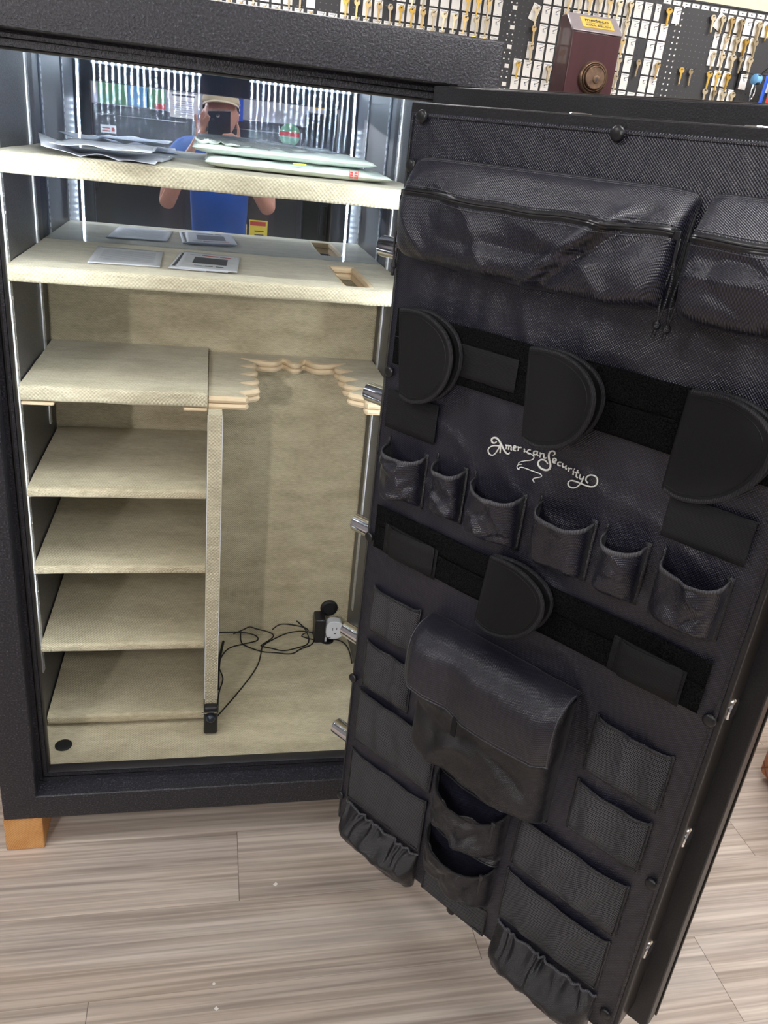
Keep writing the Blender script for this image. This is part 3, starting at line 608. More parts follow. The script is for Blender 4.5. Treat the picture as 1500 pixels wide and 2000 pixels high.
# top zipped pouches
def zip_pouch(s0, s1, seed, droop, pull_left=True, pull_right=True):
    prof = [(.002, 1.624), (.022, 1.616), (.050, 1.588), (.058, 1.574), (.062, 1.566), (.064, 1.558), (.070, 1.53), (.072, 1.498), (.064, 1.474), (.040, 1.461), (.002, 1.462)]
    P = resample(chaikin(prof, 3, closed=False), 60); n = len(P); cum = [0]
    for a, b in zip(P, P[1:]): cum.append(cum[-1] + math.hypot(a[0] - b[0], a[1] - b[1]))
    def at(v):
        t = v * cum[-1]
        for i in range(n - 1):
            if cum[i + 1] >= t: k = (t - cum[i]) / max(1e-9, cum[i + 1] - cum[i]); return tuple(a + (b - a) * k for a, b in zip(P[i], P[i + 1]))
        return P[-1]
    def fn(u, v, off=0):
        o, z = at(v); c = abs(2 * u - 1); fu = max(0, 1 - c ** 12) ** .4
        x = s0 + u * (s1 - s0); front = smoothstep((v - .12) / .2)
        fx_ = (x - s0) / .5; ln = (fx_ - .60) * .42 - (z - 1.485); w = (.25 + .75 * front) * fu * (.009 * nz(x * 9, z * 11, seed) + .008 * crease(x * 6 + z * 9, z * 9 - x * 3, seed + 3, 3) - .007 * crease(x * 5 - z * 6, z * 8 + x * 4, seed + 13, 4) + front * .016 * math.exp(-(ln / .012) ** 2) * smoothstep((fx_ - .5) / .12) * (1 - smoothstep((fx_ - .86) / .1)) - front * .010 * math.exp(-((ln - .024) / .012) ** 2) * smoothstep((fx_ - .5) / .15)) * (1 if v < .93 else .2)
        z2 = z - droop * sin(pi * u) * front - (.004 * nz(x * 12, seed, 1)) * front
        zz = z2 + (1 - fu) * .012 * (1 if z < 1.5 else -1)
        y = -.007 - (o + w) * (.15 + .85 * fu) - off
        return (x, y, zz)
    m = MB(); m.grid(80, 44, fn); p = build('zip_pouch', m, 'nylon', org, solid=.0016, auto=0)
    m = MB(); m.grid(70, 2, lambda u, v: fn(.02 + .96 * u, .300 + v * .055, .0012)); z_ = build('zip_tape', m, 'zip_black', p, solid=.0014, auto=0)
    m = MB()
    for vv in (.321, .334): m.tube([fn(.02 + .96 * i / 70, vv, .0030) for i in range(71)], .0017, 6)
    build('zip_teeth', m, 'zip_black', p)
    m = MB()
    for vv in (.02, .045, .285, .372): m.tube([fn(.02 + .96 * i / 80, vv, .0016) for i in range(81)], .0007, 4)
    build('stitch_line', m, 'binding', p)
    for flag, u0, sx in ((pull_left, .012, -1), (pull_right, .985, 1)):
        if not flag: continue
        a = Vector(fn(.004 if sx < 0 else .99, .33, .005)); m = MB(); m.box(a.x - .005, a.y - .003, a.z - .006, a.x + .005, a.y + .003, a.z + .006)
        b = a + Vector((sx * .004, -.001, -.034)); m.box(b.x - .003, b.y - .0012, b.z, b.x + .003, b.y + .0012, a.z - .004)
        build('zip_slider', m, 'zip_black', p, bevel=.001)
        m = MB()
        for q in (-.003, .003): m.tube(chaikin([(b.x, b.y, b.z + .002), (b.x + q, b.y, b.z - .02), (b.x + q * 1.6 - .003, b.y + .002, b.z - .05), (b.x - .004, b.y + .003, b.z - .085)], 2, False), .0021, 6)
        m.lathe([(.002, -.006), (.006, -.002), (.006, .003), (.003, .007)], (b.x - .004, b.y + .003, b.z - .088), (0, 0, 1), 10); m.tube([(b.x - .004, b.y + .003, b.z - .09), (b.x - .006, b.y + .003, b.z - .105)], .0028, 6)
        build('pull_cord', m, 'nylon_soft', p)
    return p
zip_pouch(.034, .540, 3, .006)
zip_pouch(.556, .745, 21, .004, True, False)
# velcro loop bands
def strip(name, s0, s1, z0, z1, off, mat, parent=org, seed=0, amp=.001, nx=60, nzv=6, th=.0018):
    m = MB(); m.grid(nx, nzv, lambda u, v: (s0 + u * (s1 - s0), -off - .001 - amp * nz(u * (s1 - s0) * 9, v, seed), z0 + v * (z1 - z0) + .0012 * nz(u * 8, seed, 3))); return build(name, m, mat, parent, solid=th, auto=0)
b1 = strip('loop_band', .028, .737, 1.314, 1.365, .012, 'velcro', seed=2); strip('loop_band', .028, .737, 1.262, 1.312, .012, 'velcro', seed=4)
strip('loop_band', .030, .737, .923, .968, .012, 'velcro', seed=6); strip('loop_band', .030, .737, .872, .9215, .012, 'velcro', seed=8)
strip('elastic_panel', .028, .152, 1.136, 1.212, .0135, 'elastic', seed=11, th=.0025); strip('elastic_panel', .607, .736, 1.136, 1.208, .0135, 'elastic', seed=13, th=.0025)
strip('elastic_panel', .160, .306, 1.279, 1.336, .016, 'elastic', seed=15, th=.0025)
# six open pockets in a row
PK = [(.040, .136, 1.000, 1.108, .048, 1.15), (.163, .230, 1.004, 1.112, .036, .9), (.252, .360, 1.002, 1.108, .046, 1.0), (.393, .497, 1.004, 1.112, .048, .55), (.520, .592, 1.004, 1.110, .038, .9), (.620, .725, 1.002, 1.108, .050, 1.1)]
for i, (a, b, c, d, e, w) in enumerate(PK): pocket('open_pocket', a, b, c, d, e, 'nylon', 40 + 7 * i, sag=.012, wrk=w, taper=.35)
# mesh pockets
def mesh_pocket(s0, s1, z0, z1, depth, seed, waves=2.5):
    W_, H_ = s1 - s0, z1 - z0
    def fn(u, v, off=0):
        c = abs(2 * u - 1); fu = max(0, 1 - c ** 4) ** .5; fv = max(0, 1 - (1 - min(1, v / .5)) ** 3) ** .7
        lump = .40 + .60 * (1 - .85 * v ** 3) * (.5 + .5 * sin(2 * pi * waves * u + seed + 1.6 * nz(v * 2, u * 2, seed)))
        x = s0 + u * W_; z = z0 + v * H_ - .005 * fu * v
        return (x, -.0085 - depth * fu * fv * lump * (1 - .25 * v) - off - .003 * fu * nz(x * 30, z * 25, seed), z)
    m = MB(); m.grid(34, 24, fn); p = build('mesh_pocket', m, 'netting', org, solid=.0012, auto=0)
    m = MB(); e = .0055
    m.grid(30, 1, lambda u, v: fn(u, 1 - e / H_ + v * e / H_, .0012)); m.grid(30, 1, lambda u, v: (s0 + u * W_, -.0105, z0 - e / 2 + v * e))
    for x in (s0, s1): m.grid(1, 16, lambda u, v, x=x: (x - e / 2 + u * e, -.0105, z0 - e / 2 + v * (H_ + e / 2)))
    build('pocket_binding', m, 'nylon_soft', p, solid=.0022, auto=0)
for i, a in enumerate([(.044, .172, .670, .785, .022, 2.0), (.040, .173, .524, .648, .024, 2.0), (.034, .262, .362, .512, .022, 3.2), (.030, .260, .182, .335, .018, 2.2),
                       (.583, .724, .652, .775, .026, 2.3), (.579, .722, .510, .626, .026, 2.2), (.486, .718, .340, .470, .028, 3.2), (.484, .716, .185, .322, .026, 2.6), (.286, .458, .095, .168, .010, 2)]):
    mesh_pocket(*a[:5], seed=i * 3 + 1, waves=a[5])
# gathered elastic pockets along the bottom
def gathered(s0, s1, z0, z1, seed):
    def fn(u, v, off=0):
        c = abs(2 * u - 1); fu = max(0, 1 - c ** 5) ** .4; x = s0 + u * (s1 - s0); g = smoothstep((v - .35) / .6)
        d = .052 * fu * sin(pi * min(1, .04 + .80 * (1 - v) ** .75 + .10)) * 1.0
        rip = .0065 * g * sin(u * 48 + 9 * nz(u * 5, v * 1.5, seed)) * (.5 + nz(u * 9, 2, seed)) * fu + .010 * (1 - g) * fu * ridge(x * 16, v * 2.2, seed) + .004 * fu * nz(x * 40, v * 5, seed)
        return (x, -.010 - max(0, d * (.35 + .65 * (1 - g))) - rip - off, z0 + v * (z1 - z0) - .010 * fu * (1 - v) * 1.2)
    m = MB(); m.grid(110, 30, fn); p = build('gathered_pocket', m, 'nylon_soft', org, solid=.0014, auto=0)
    m = MB(); m.tube([fn(i / 90, .985, .001) for i in range(91)], .0026, 6); build('elastic_edge', m, 'binding', p)
gathered(.034, .262, .080, .176, 3); gathered(.488, .722, .064, .176, 8)
# large flap bag
def big_body(u, v):
    s0, s1, z0, z1, D = .212, .538, .486, .775, .066
    c = abs(2 * u - 1); fu = max(0, 1 - c ** 7) ** .5; fv = (1 - (1 - min(1, v / .16)) ** 2) ** .5
    x = s0 + u * (s1 - s0); z = z0 + v * (z1 - z0)
    w = fu * fv * (.012 * nz(x * 8, z * 7, 61) + .010 * crease(x * 7 - z * 6, z * 6 + x * 4, 66, 3) - .008 * crease(x * 6 + z * 7, z * 5 - x * 4, 76, 4) + .002 * nz(x * 26, z * 24, 63))
    if v > .96: w *= .3
    return (x, -.008 - D * fu * fv * (1 - .25 * smoothstep((v - .75) / .25)) - w, z - .008 * fu * (1 - v))
m = MB(); m.grid(60, 50, big_body); bb = build('flap_bag', m, 'nylon_soft', org, solid=.0018, auto=0)
FLP = chaikin([(.001, .797), (.030, .796), (.060, .788), (.080, .772), (.088, .75), (.090, .72), (.088, .69), (.084, .668)], 3, False); FLP = resample(FLP, 35)
def flap(u, v, off=0):          # v from the top seam down over the front
    s0, s1 = .207 - .002 * v, .545; pr = FLP
    t = v * (len(pr) - 1); i = min(int(t), len(pr) - 2); k = t - i; o, z = [a + (b - a) * k for a, b in zip(pr[i], pr[i + 1])]
    x = s0 + u * (s1 - s0); crease = .016 * max(0, 1 - abs(u - .33) * 7) * smoothstep((v - .3) / .5)
    z -= smoothstep((v - .5) / .5) * (.012 * sin(pi * u) + .006 * u) - (1 - u) ** 3 * .0
    ed = smoothstep(u / .06)
    return (x, -.009 - o * (.80 + .20 * smoothstep(min(u, 1 - u) / .08)) - off - .006 * nz(x * 6, z * 6, 71) * v + crease * (1 - .5 * u) - .002 * nz(x * 22, z * 20, 75), z)
m = MB(); m.grid(60, 34, flap); fl = build('bag_flap', m, 'nylon', bb, solid=.0024, auto=0)
m = MB(); m.tube([flap(u / 40, .985, .0015) for u in range(41)] , .0013, 6); m.tube([flap(.008, v / 30, .001) for v in range(31)], .0013, 6); m.tube([flap(.992, v / 30, .001) for v in range(31)], .0013, 6)
for vv in (.95,): m.tube([flap(.01 + .98 * u / 50, vv, .0012) for u in range(51)], .0006, 4)
build('flap_edge', m, 'binding', bb)
a = flap(.42, 1.0, .002); m = MB(); m.box(a[0] - .006, a[1] - .002, a[2] - .036, a[0] + .006, a[1] + .001, a[2] + .006); build('pull_tab', m, 'elastic', bb, bevel=.0008)
# half open zipped pouches under the flap bag
def slack(name, s0, s1, z0, z1, depth, seed, gap):
    p = pocket(name, s0, s1, z0, z1, depth, 'nylon_soft', seed, sag=gap, wrk=1.25, taper=.2, n=34, bind=False, boxy=2.4)
    W_ = s1 - s0
    def rim(t, up):
        c = abs(2 * t - 1); fu = max(0, 1 - c ** 2.4) ** .54
        return (s0 + t * W_, -.010 - (depth * fu * 1.04 if not up else depth * .35 * fu), z1 - (gap * fu if not up else -.004) + .002 * nz(t * 6, seed))
    m = MB(); m.tube([rim(i / 40, False) for i in range(41)], .0026, 6); m.tube([rim(i / 40, True) for i in range(41)], .0026, 6)
    build('open_zip', m, 'zip_black', p)
    m = MB(); m.grid(34, 8, lambda u, v: (s0 + u * W_, -.010 - (1 - v) * (rim(u, True)[1] * -1 - .010), (z1 + .004) + v * .030)); build('top_strip', m, 'nylon_soft', p, solid=.0015, auto=0)
    q = rim(.93, False); m = MB(); m.box(q[0] - .005, q[1] - .006, q[2] - .006, q[0] + .005, q[1] - .001, q[2] + .006); m.box(q[0] - .003, q[1] - .007, q[2] - .045, q[0] + .003, q[1] - .004, q[2] - .005); build('zip_slider', m, 'zip_black', p, bevel=.001)
slack('slack_pouch', .284, .462, .318, .452, .060, 83, .030)
slack('slack_pouch', .284, .460, .182, .300, .062, 91, .022)

# ------------------------------------------------------------------ velcro holsters and elastic straps: separate things clinging to the organizer bands
def place(x, z): return Vector((DA[0] + x * cos(DANG), DA[1] + x * sin(DANG), ZB + z))
def holster(s, z, w, h, label, seed, lean=0):
    t = empty('clamshell_holster', place(s, z), DANG)        # origin: lower end of the straight folded edge
    def outline(off):
        p = chaikin([(0, 0), (.03, -.005), (.083, .012), (.120, .046), (.138, .088), (.135, .120), (.114, .143), (.072, .157), (.035, .156), (0, .150)], 3, False)
        return [(x * w / .136 + lean * (1 - zz / .15), zz * h / .155) for x, zz in p]
    def layer(y0, y1, k):
        m = MB(); o = outline(0); f = lambda x, zz: y0 + (y1 - y0) * max(0, (x - lean * (1 - zz / h)) / w) ** .8 + .002 * nz(x * 14, zz * 14, seed + k)
        m.prism(o, lambda x, zz: (x, -f(x, zz) + .0022, zz), lambda x, zz: (x, -f(x, zz) - .0022, zz)); return m, o, f
    for k, (y0, y1) in enumerate(((.0185, .021), (.026, .050))):
        m, o, f = layer(y0, y1, k); pc = build('shell', m, 'neoprene', t, smooth=False)
        m = MB(); ed = chaikin([(x, zz) for x, zz in o[1:-1]], 1, False)
        m.tube([(x, -f(x, zz), zz) for x, zz in [o[0]] + ed + [o[-1]]], .0042, 8); build('edge_binding', m, 'binding_dark', pc)
        if k: 
            m = MB(); m.tube([(x * .925, -f(x * .925, zz) - .0026, h / 2 + (zz - h / 2) * .90) for x, zz in ed], .0007, 4); build('stitch_line', m, 'black_rubber', pc)
    m = MB(); m.tube([(o[0][0], -.022, o[0][1]), (lean / 2, -.023, h / 2), (o[-1][0], -.022, o[-1][1])], .0065, 10); build('fold', m, 'neoprene', t)
    tag(t, label, 'holster', 'folded neoprene holsters'); return t
holster(.046, 1.212, .136, .160, 'half round black holster at the far left of the upper velcro band', 1, .022)
holster(.330, 1.214, .132, .153, 'half round black holster hanging just above the white embroidered lettering', 2, .016)
holster(.602, 1.213, .132, .156, 'half round black holster at the right end of the upper velcro band', 3, -.003)
holster(.326, .836, .134, .148, 'half round black holster alone on the lower velcro band', 4, -.010)
def loop_strap(s, z, w, h, label, seed):
    t = empty('elastic_strap', place(s, z), DANG)
    m = MB(); m.grid(20, 4, lambda u, v: (u * w, -.0155, v * h - .004 * u)); build('base_strip', m, 'elastic', t, solid=.002, auto=0)
    m = MB(); m.grid(24, 4, lambda u, v: (.012 + u * (w - .016), -.0185 - .011 * sin(pi * min(1, u * 1.1)) ** .7 - .004 * (u > .1), .004 + v * (h - .004) + .004 * sin(3 * u))); build('top_strip', m, 'elastic', t, solid=.0022, auto=0)
    m = MB(); m.tube([(.013, -.016, .006), (.016, -.021, .03), (.013, -.017, h)], .0022, 6); build('fold', m, 'elastic', t)
    tag(t, label, 'strap', 'elastic velcro straps')
loop_strap(.060, .872, .138, .066, 'black elastic velcro strap at the left end of the lower velcro band', 1)
loop_strap(.578, .872, .128, .066, 'black elastic velcro strap near the right end of the lower velcro band', 2)

# ------------------------------------------------------------------ neighbouring safe behind the door and the lock display on it
def closed_safe(x0, y0, w, d, h, label, face=-1, dial=True):
    t = empty('closed_safe', (x0, y0, 0)); m = MB(); m.box(0, 0, 0, w, d, h); build('body', m, 'textured', t, bevel=.008, seg=3)
    yf = -.012 if face < 0 else d + .012; yb = 0 if face < 0 else d
    m = MB(); m.box(.05, min(yf, yb), .06, w - .05, max(yf, yb), h - .06); dr = build('door', m, 'satin', t, bevel=.004)
    s = -1 if face < 0 else 1
    m = MB(); m.lathe([(.05, 0), (.05, .015), (.02, .025), (.018, .07), (0, .07)], (w * .45, yf, h * .55), (0, s, 0)); build('handle_hub', m, 'chrome', dr)
    for k in range(3):
        a = pi / 2 + k * 2 * pi / 3; m = MB(); m.cyl((w * .45, yf + s * .06, h * .55), (w * .45 + .13 * cos(a), yf + s * .06, h * .55 + .13 * sin(a)), .009, 10); build('handle_spoke', m, 'chrome', dr)
    m = MB(); m.lathe([(.05, 0), (.05, .02), (.04, .03), (0, .03)], (w * .45, yf, h * .72), (0, s, 0)); build('dial', m, 'black_plastic', dr)
    tag(t, label, 'safe'); return t
closed_safe(1.13, .14, .90, .72, 1.80, 'closed black safe standing behind the open door and carrying the lock display')
t = empty('lock_display', (1.297, .25, 1.8015)); bh = .199
prof = [(-0.0, 0), (0.0, bh - .006), (.050, bh + .031), (.056, bh + .031), (.085, bh + .031), (.085, 0)]
m = MB(); pr = [(0, 0), (0, bh), (.052, bh + .036), (.085, bh + .036), (.085, 0)]
m.prism(pr, lambda y, z: (-.0565, y, z), lambda y, z: (.0565, y, z)); build('wooden_block', m, 'mahogany', t, bevel=.002)
m = MB(); sl = Vector((0, .052, .036)).normalized(); up = Vector((0, -.036, .052)).normalized()
def slab(m, x0, x1, a0, a1, h0, h1):
    b = Vector((0, 0, bh)); vs = [b + Vector((x, 0, 0)) + sl * a + up * h for h in (h0, h1) for x, a in ((x0, a0), (x1, a0), (x1, a1), (x0, a1))]
    m.add(vs, [(0, 3, 2, 1), (4, 5, 6, 7), (0, 1, 5, 4), (1, 2, 6, 5), (2, 3, 7, 6), (3, 0, 4, 7)])
slab(m, -.0575, .0575, -.001, .064, .0003, .003); build('metal_cap', m, 'mauve', t, bevel=.001)
m = MB(); slab(m, -.032, .040, .012, .050, .003, .0052); pl = build('name_plate', m, 'plate_gold', t, bevel=.0005)
def words(txt, size, loc, rot, mat, parent, name='lettering', align='CENTER'):
    cu = bpy.data.curves.new(name, 'FONT'); cu.body = txt; cu.size = size; cu.align_x = align; cu.align_y = 'CENTER'; cu.extrude = size * .01
    tmp = bpy.data.objects.new('tmp', cu); me = bpy.data.meshes.new_from_object(tmp); bpy.data.objects.remove(tmp)
    o = bpy.data.objects.new(name, me); COL.objects.link(o); me.materials.clear(); me.materials.append(MATS[mat]); o.location = loc; o.rotation_euler = rot; o.parent = parent; return o
ang = math.atan2(.036, .052)
c = Vector((.004, 0, bh)) + sl * .038 + up * .0056; words('medeco', .0175, c, (ang, 0, 0), 'ink', pl)
m = MB(); slab(m, -.022, .030, .0275, .0281, .0052, .0055); build('printed_rule', m, 'ink', pl, smooth=False)
c = Vector((.004, 0, bh)) + sl * .019 + up * .0056; words('ASSA ABLOY', .0105, c, (ang, 0, 0), 'ink', pl)
db = Vector((.007, -.0003, .0075 + .105 + 0))
zr = 1.811 + ZB - 1.8015; db = Vector((.006, -.0003, zr))
m = MB(); m.lathe([(.0335, 0), (.0335, .004), (.031, .008), (.029, .009), (.028, .007), (.0265, .012), (.025, .012), (.024, .010), (.023, .018), (.0215, .019), (.0205, .0175), (0, .0175)], db, (0, -1, 0), 48); rs = build('deadbolt_rose', m, 'bronze', t, auto=35)
m = MB(); m.lathe([(.0075, 0), (.0075, .002), (.006, .0025), (0, .0025)], db + Vector((.002, -.0175, -.003)), (0, -1, 0), 24); m2_ = build('keyway', m, 'bronze', rs)
m = MB(); m.box(db.x + .001, -.0212, db.z - .007, db.x + .003, -.0200, db.z + .001); build('key_slot', m, 'ink', rs, smooth=False)
m = MB(); m.box(-.0572, .03, .03, -.0564, .055, .08); build('side_plate', m, 'bronze', t, smooth=False)
tag(t, 'dark red wooden lock display block with bronze deadbolt and yellow name plate', 'lock display')

# ------------------------------------------------------------------ pegboard with cards and key blanks
WY = 2.2
peg = empty('pegboard', (1.82, WY + .012, ZB)); m = MB(); m.box(-4.2 + 0, -.012, .6, 1.6, -.002, 2.333); pb = build('board', m, 'pegboard', peg, smooth=False); 
tag(peg, 'large dark grey pegboard covering the wall behind the safes', 'pegboard')
m = MB(); m.box(-4.2, -.0145, 2.326, 1.6, -.0122, 2.333); build('top_edge', m, 'zip_black', peg, smooth=False)
def inst(proto, x, z, y=WY, rz=0, ry=0):
    c = copy_tree(proto); c.location = (x, y, z + ZB); c.rotation_euler = (0, ry, rz); return c
# prototypes
def card_mesh(w, h):
    m = MB(); m.box(-w / 2, -.0006, -h, w / 2, 0, 0); m.cur = 1; m.box(-w * .36, -.0009, -h * .105, w * .30, -.0006, -h * .075); m.box(-w * .05, -.0009, -h * .45, w * .22, -.0006, -h * .40); m.box(-w * .1, -.0009, -h * .95, w * .06, -.0006, -h * .93); return m
HOOKP = [(0, 0, 0), (0, -.024, -.001), (.004, -.036, .002), (.007, -.044, .010)]
def hook_mb():
    m = MB(); m.tube(HOOKP, .0011, 6); m.box(-.016, -.0015, -.001, .014, -.0002, .001); m.box(-.002, -.0045, -.006, .002, -.0002, .0); return m
hk = build('pegboard_hook', hook_mb(), 'wire'); tag(hk, 'thin steel wire hook sticking out of the pegboard', 'hook', 'wire hooks on the pegboard')
cards = {}
LBC = {'a': 'white price card on a hook left of the column of white number squares', 'b': 'white price card on a hook right of the column of white number squares', 'c': 'white price card on a hook right of the dark red lock display', 'd': 'white price card on a hook left of the wire rack on the pegboard'}
KINDS = {'w': .036, 'n': .025}
me_c = {}
for k, w in KINDS.items():
    o = build('tmp', card_mesh(w, .063), ['card_white', 'ink_soft'], smooth=False); me_c[k] = o.data; bpy.data.objects.remove(o)
def card(sec, k, x, z, ry=0, y=0):
    o = bpy.data.objects.new('price_card', me_c[k]); COL.objects.link(o); o.location = (x, WY - .003 - y, z + ZB); o.rotation_euler = (0, ry, 0)
    tag(o, LBC[sec], 'card', 'price cards in pegboard section ' + {'a': 'left', 'b': 'centre', 'c': 'right', 'd': 'far right'}[sec]); return o
def key_mesh():
    m = MB(); n = 20; ro, ri = .0122, .0034; vs = []; fs = []
    pts = [(-.0042 + 0, -.012), (-.0042, -.054), (-.001, -.058), (.003, -.055), (.0036, -.050), (.0022, -.047), (.0038, -.043), (.0024, -.039), (.0040, -.034), (.0042, -.012)]
    bow = [(ro * cos(a) * 1.0, ro * sin(a)) for a in [(-pi / 2 + .42) + (2 * pi - .84) * i / 16 for i in range(17)]]
    out = bow + [(-.0042, -.013)] + pts[1:]
    m.prism(out, lambda x, z: (x, -.0011, z), lambda x, z: (x, .0011, z)); m.cur = 1; m.lathe([(ri, -.0013), (ri, .0013), (0, .0013)], (0, 0, .0045), (0, 1, 0), 12); return m
me_k = {}
for k in ('brass', 'nickel', 'gold'):
    o = build('tmp', key_mesh(), [k, 'ink'], smooth=False); me_k[k] = o.data; bpy.data.objects.remove(o)
KL = {'a': 'above the open safe', 'b': 'right of the column of white number squares', 'c': 'right of the dark red lock display', 'd': 'left of the wire rack'}
KN = {'brass': 'brass coloured key blank', 'nickel': 'silvery key blank', 'gold': 'yellow gold key blank'}
rk = random.Random(5)
ORD = ['first', 'second', 'third', 'fourth', 'fifth', 'sixth', 'seventh', 'eighth', 'ninth', 'tenth', 'eleventh', 'twelfth', 'thirteenth', 'fourteenth', 'fifteenth', 'sixteenth', 'seventeenth', 'eighteenth', 'nineteenth', 'twentieth', 'twenty first', 'twenty second', 'twenty third', 'twenty fourth', 'twenty fifth', 'twenty sixth']
SECN = {'a': 'above the open safe', 'b': 'behind the lock display', 'c': 'right of lock display', 'd': 'beside the wire rack'}
REG = []
def keys(sec, x, z, col, n=1, turn=.5):
    out = []
    for i in range(n):
        o = bpy.data.objects.new('key_blank', me_k[col]); COL.objects.link(o)
        o.location = (x + .002 + .001 * i, WY - .012 - .0045 * i, z - .010 + ZB - .0045); o.rotation_euler = (0, radians(rk.uniform(-4, 6)), radians(rk.uniform(-turn, turn) * 40))
        tag(o, KN[col] + ' hanging on the pegboard ' + KL[sec], 'key', col + ' key blanks on the pegboard ' + KL[sec]); out.append(o)
    return out
def cell(sec, x, z, kind='w', col=None, n=0, tilt=0):
    h = hk.copy(); COL.objects.link(h); h.location = (x, WY, z - .016 + ZB); REG.append((sec, round(z / .0695), x, h, 'steel wire hook'))
    b = set(bpy.data.objects.keys())
    if kind: REG.append((sec, round(z / .0695), x, card(sec, kind, x + tilt * .02, z, tilt), ('narrow ' if kind == 'n' else '') + ('tilted ' if tilt else '') + 'white price card'))
    if n:
        for q, o in enumerate(keys(sec, x, z - .006, col, n)): REG.append((sec, round(z / .0695), x, o, (['rear', 'next', 'third', 'front'][q if q < n - 1 else 3] + ' ' if n > 1 else '') + KN[col].replace(' coloured', '').replace('yellow ', '')))
PX, PZT = .0463, [2.297, 2.2275, 2.158, 2.088, 2.0185, 1.9495]
# section a: above the open safe, columns counted leftwards
R = random.Random(3)
spec_a = {(0, 2): ('w', None, 0), (1, 2): ('w', 'nickel', 1), (2, 2): ('w', 'nickel', 2), (3, 2): ('n', 'brass', 1), (4, 2): ('w', 'nickel', 1), (5, 2): ('w', 'nickel', 1), (6, 2): ('w', 'nickel', 1), (7, 2): ('n', 'brass', 2), (8, 2): ('w', 'gold', 1), (9, 2): ('w', 'gold', 1), (10, 2): (None, 'nickel', 1), (11, 2): ('w', 'brass', 1), (12, 2): ('w', 'brass', 1), (13, 2): (None, 'brass', 1), (14, 2): ('w', 'gold', 1), (15, 2): None, (16, 2): None, (17, 2): ('w', None, 0), (18, 2): (None, 'nickel', 1), (19, 2): ('w', 'nickel', 1),
          (0, 1): ('w', None, 0), (1, 1): ('w', 'brass', 2), (2, 1): ('w', 'gold', 1)}
for r in (1, 2, 3, 4):
    for k in range(0, 26):
        x = 1.659 - PX * k; z = PZT[r]
        if r == 1 and k > 12: continue
        s = spec_a.get((k, r), ('w' if R.random() > .15 else 'n', R.choice(['nickel', 'brass', 'nickel', 'gold']), 1 if R.random() < .6 else 0))
        if r == 3 and k > 13 and False: continue
        if s is None: continue
        if r == 4 and k > 2: continue
        cell('a', x, z, *s)
# section b, between the number column and the display
spec_b = {(0, 1): ('w', 'nickel', 1, .30), (0, 2): (None, 'brass', 1), (0, 3): ('n', 'nickel', 1), (3, 1): ('n', 'brass', 1), (3, 3): ('n', 'nickel', 2)}
for r in range(0, 6):
    for k in range(-1, 9):
        x = 1.826 + PX * k; z = PZT[r]
        if k == -1 and r < 4: continue
        if r == 0 and k == 0: continue
        if k == 3 and r == 1: s = ('n', 'brass', 1)
        elif k > 3 and r > 2: continue
        elif r == 0: s = ('w', 'brass' if k % 2 else 'nickel', 1 if k > 2 else 0)
        else: s = spec_b.get((k, r), ('w', None, 0) if not (k == -1 and r == 4) else ('w', 'gold', 1))
        if r == 1 and k == 7: s = ('w', 'gold', 1)
        if r == 4 and k == 2: s = ('w', 'nickel', 3)
        cell('b', x, z, *s)
# section c, right of the display
spec_c = {(0, 0): ('w', 'nickel', 3), (3, 0): ('n', None, 0), (4, 0): (None, 'gold', 2), (5, 0): ('w', None, 0), (0, 1): ('w', 'nickel', 2), (0, 2): ('w', 'brass', 1), (2, 2): None, (5, 1): None, (0, 3): ('n', 'nickel', 1), (2, 3): (None, 'nickel', 1), (4, 3): ('w', 'brass', 2), (0, 4): ('n', 'nickel', 1), (2, 4): None}
for r in range(0, 6):
    for k in range(0, 6):
        if k == 5 and r != 0: continue
        if r == 0 and k < 1: pass
        s = spec_c.get((k, r), ('w', None, 0))
        if s is None: continue
        cell('c', 2.242 + PX * k, PZT[r], *s)
# section d, far right
spec_d = {(0, 0): (None, 'nickel', 2), (1, 0): ('w', 'nickel', 3, .45), (2, 0): ('n', 'brass', 3), (3, 0): ('w', 'nickel', 4), (4, 0): ('w', None, 0), (5, 0): ('w', 'nickel', 3), (6, 0): ('w', 'gold', 1),
          (1, 1): ('n', None, 0), (2, 1): ('w', 'nickel', 1), (3, 1): ('w', 'nickel', 3), (4, 1): ('w', 'gold', 3), (5, 1): ('w', 'nickel', 3),
          (1, 2): ('w', 'nickel', 1), (2, 2): ('n', 'nickel', 1), (3, 2): ('w', 'nickel', 3), (4, 2): (None, 'nickel', 2), (5, 2): ('w', 'nickel', 2),
          (-2, 3): (None, 'gold', 1), (-1, 3): (None, 'nickel', 1), (1, 3): (None, 'gold', 2), (2, 3): ('w', 'gold', 1), (3, 3): ('w', 'gold', 3, .12), (5, 3): ('w', None, 0),
          (1, 4): (None, 'nickel', 1), (2, 4): ('n', 'nickel', 2), (3, 4): ('w', 'nickel', 2), (4, 4): ('w', 'nickel', 2),
          (8, 2): ('n', 'nickel', 1), (8, 3): ('w', 'nickel', 2), (8, 1): ('n', 'nickel', 1)}
for (k, r), s in spec_d.items():
    if s: cell('d', 2.642 + PX * k, PZT[r] - (.006 if r > 2 else 0), *s)
bpy.data.objects.remove(hk)
for sec in 'abcd':
    rows = sorted({r[1] for r in REG if r[0] == sec}, reverse=True)
    for ri, rr in enumerate(rows):
        xs = sorted({round(r[2], 3) for r in REG if r[0] == sec and r[1] == rr}, reverse=(sec == 'a'))
        for (s_, r_, x_, o_, d_) in REG:
            if s_ == sec and r_ == rr: o_['label'] = '%s, %s row, %s from %s, %s' % (d_, ORD[ri], ORD[xs.index(round(x_, 3))], 'right' if sec == 'a' else 'left', SECN[sec])
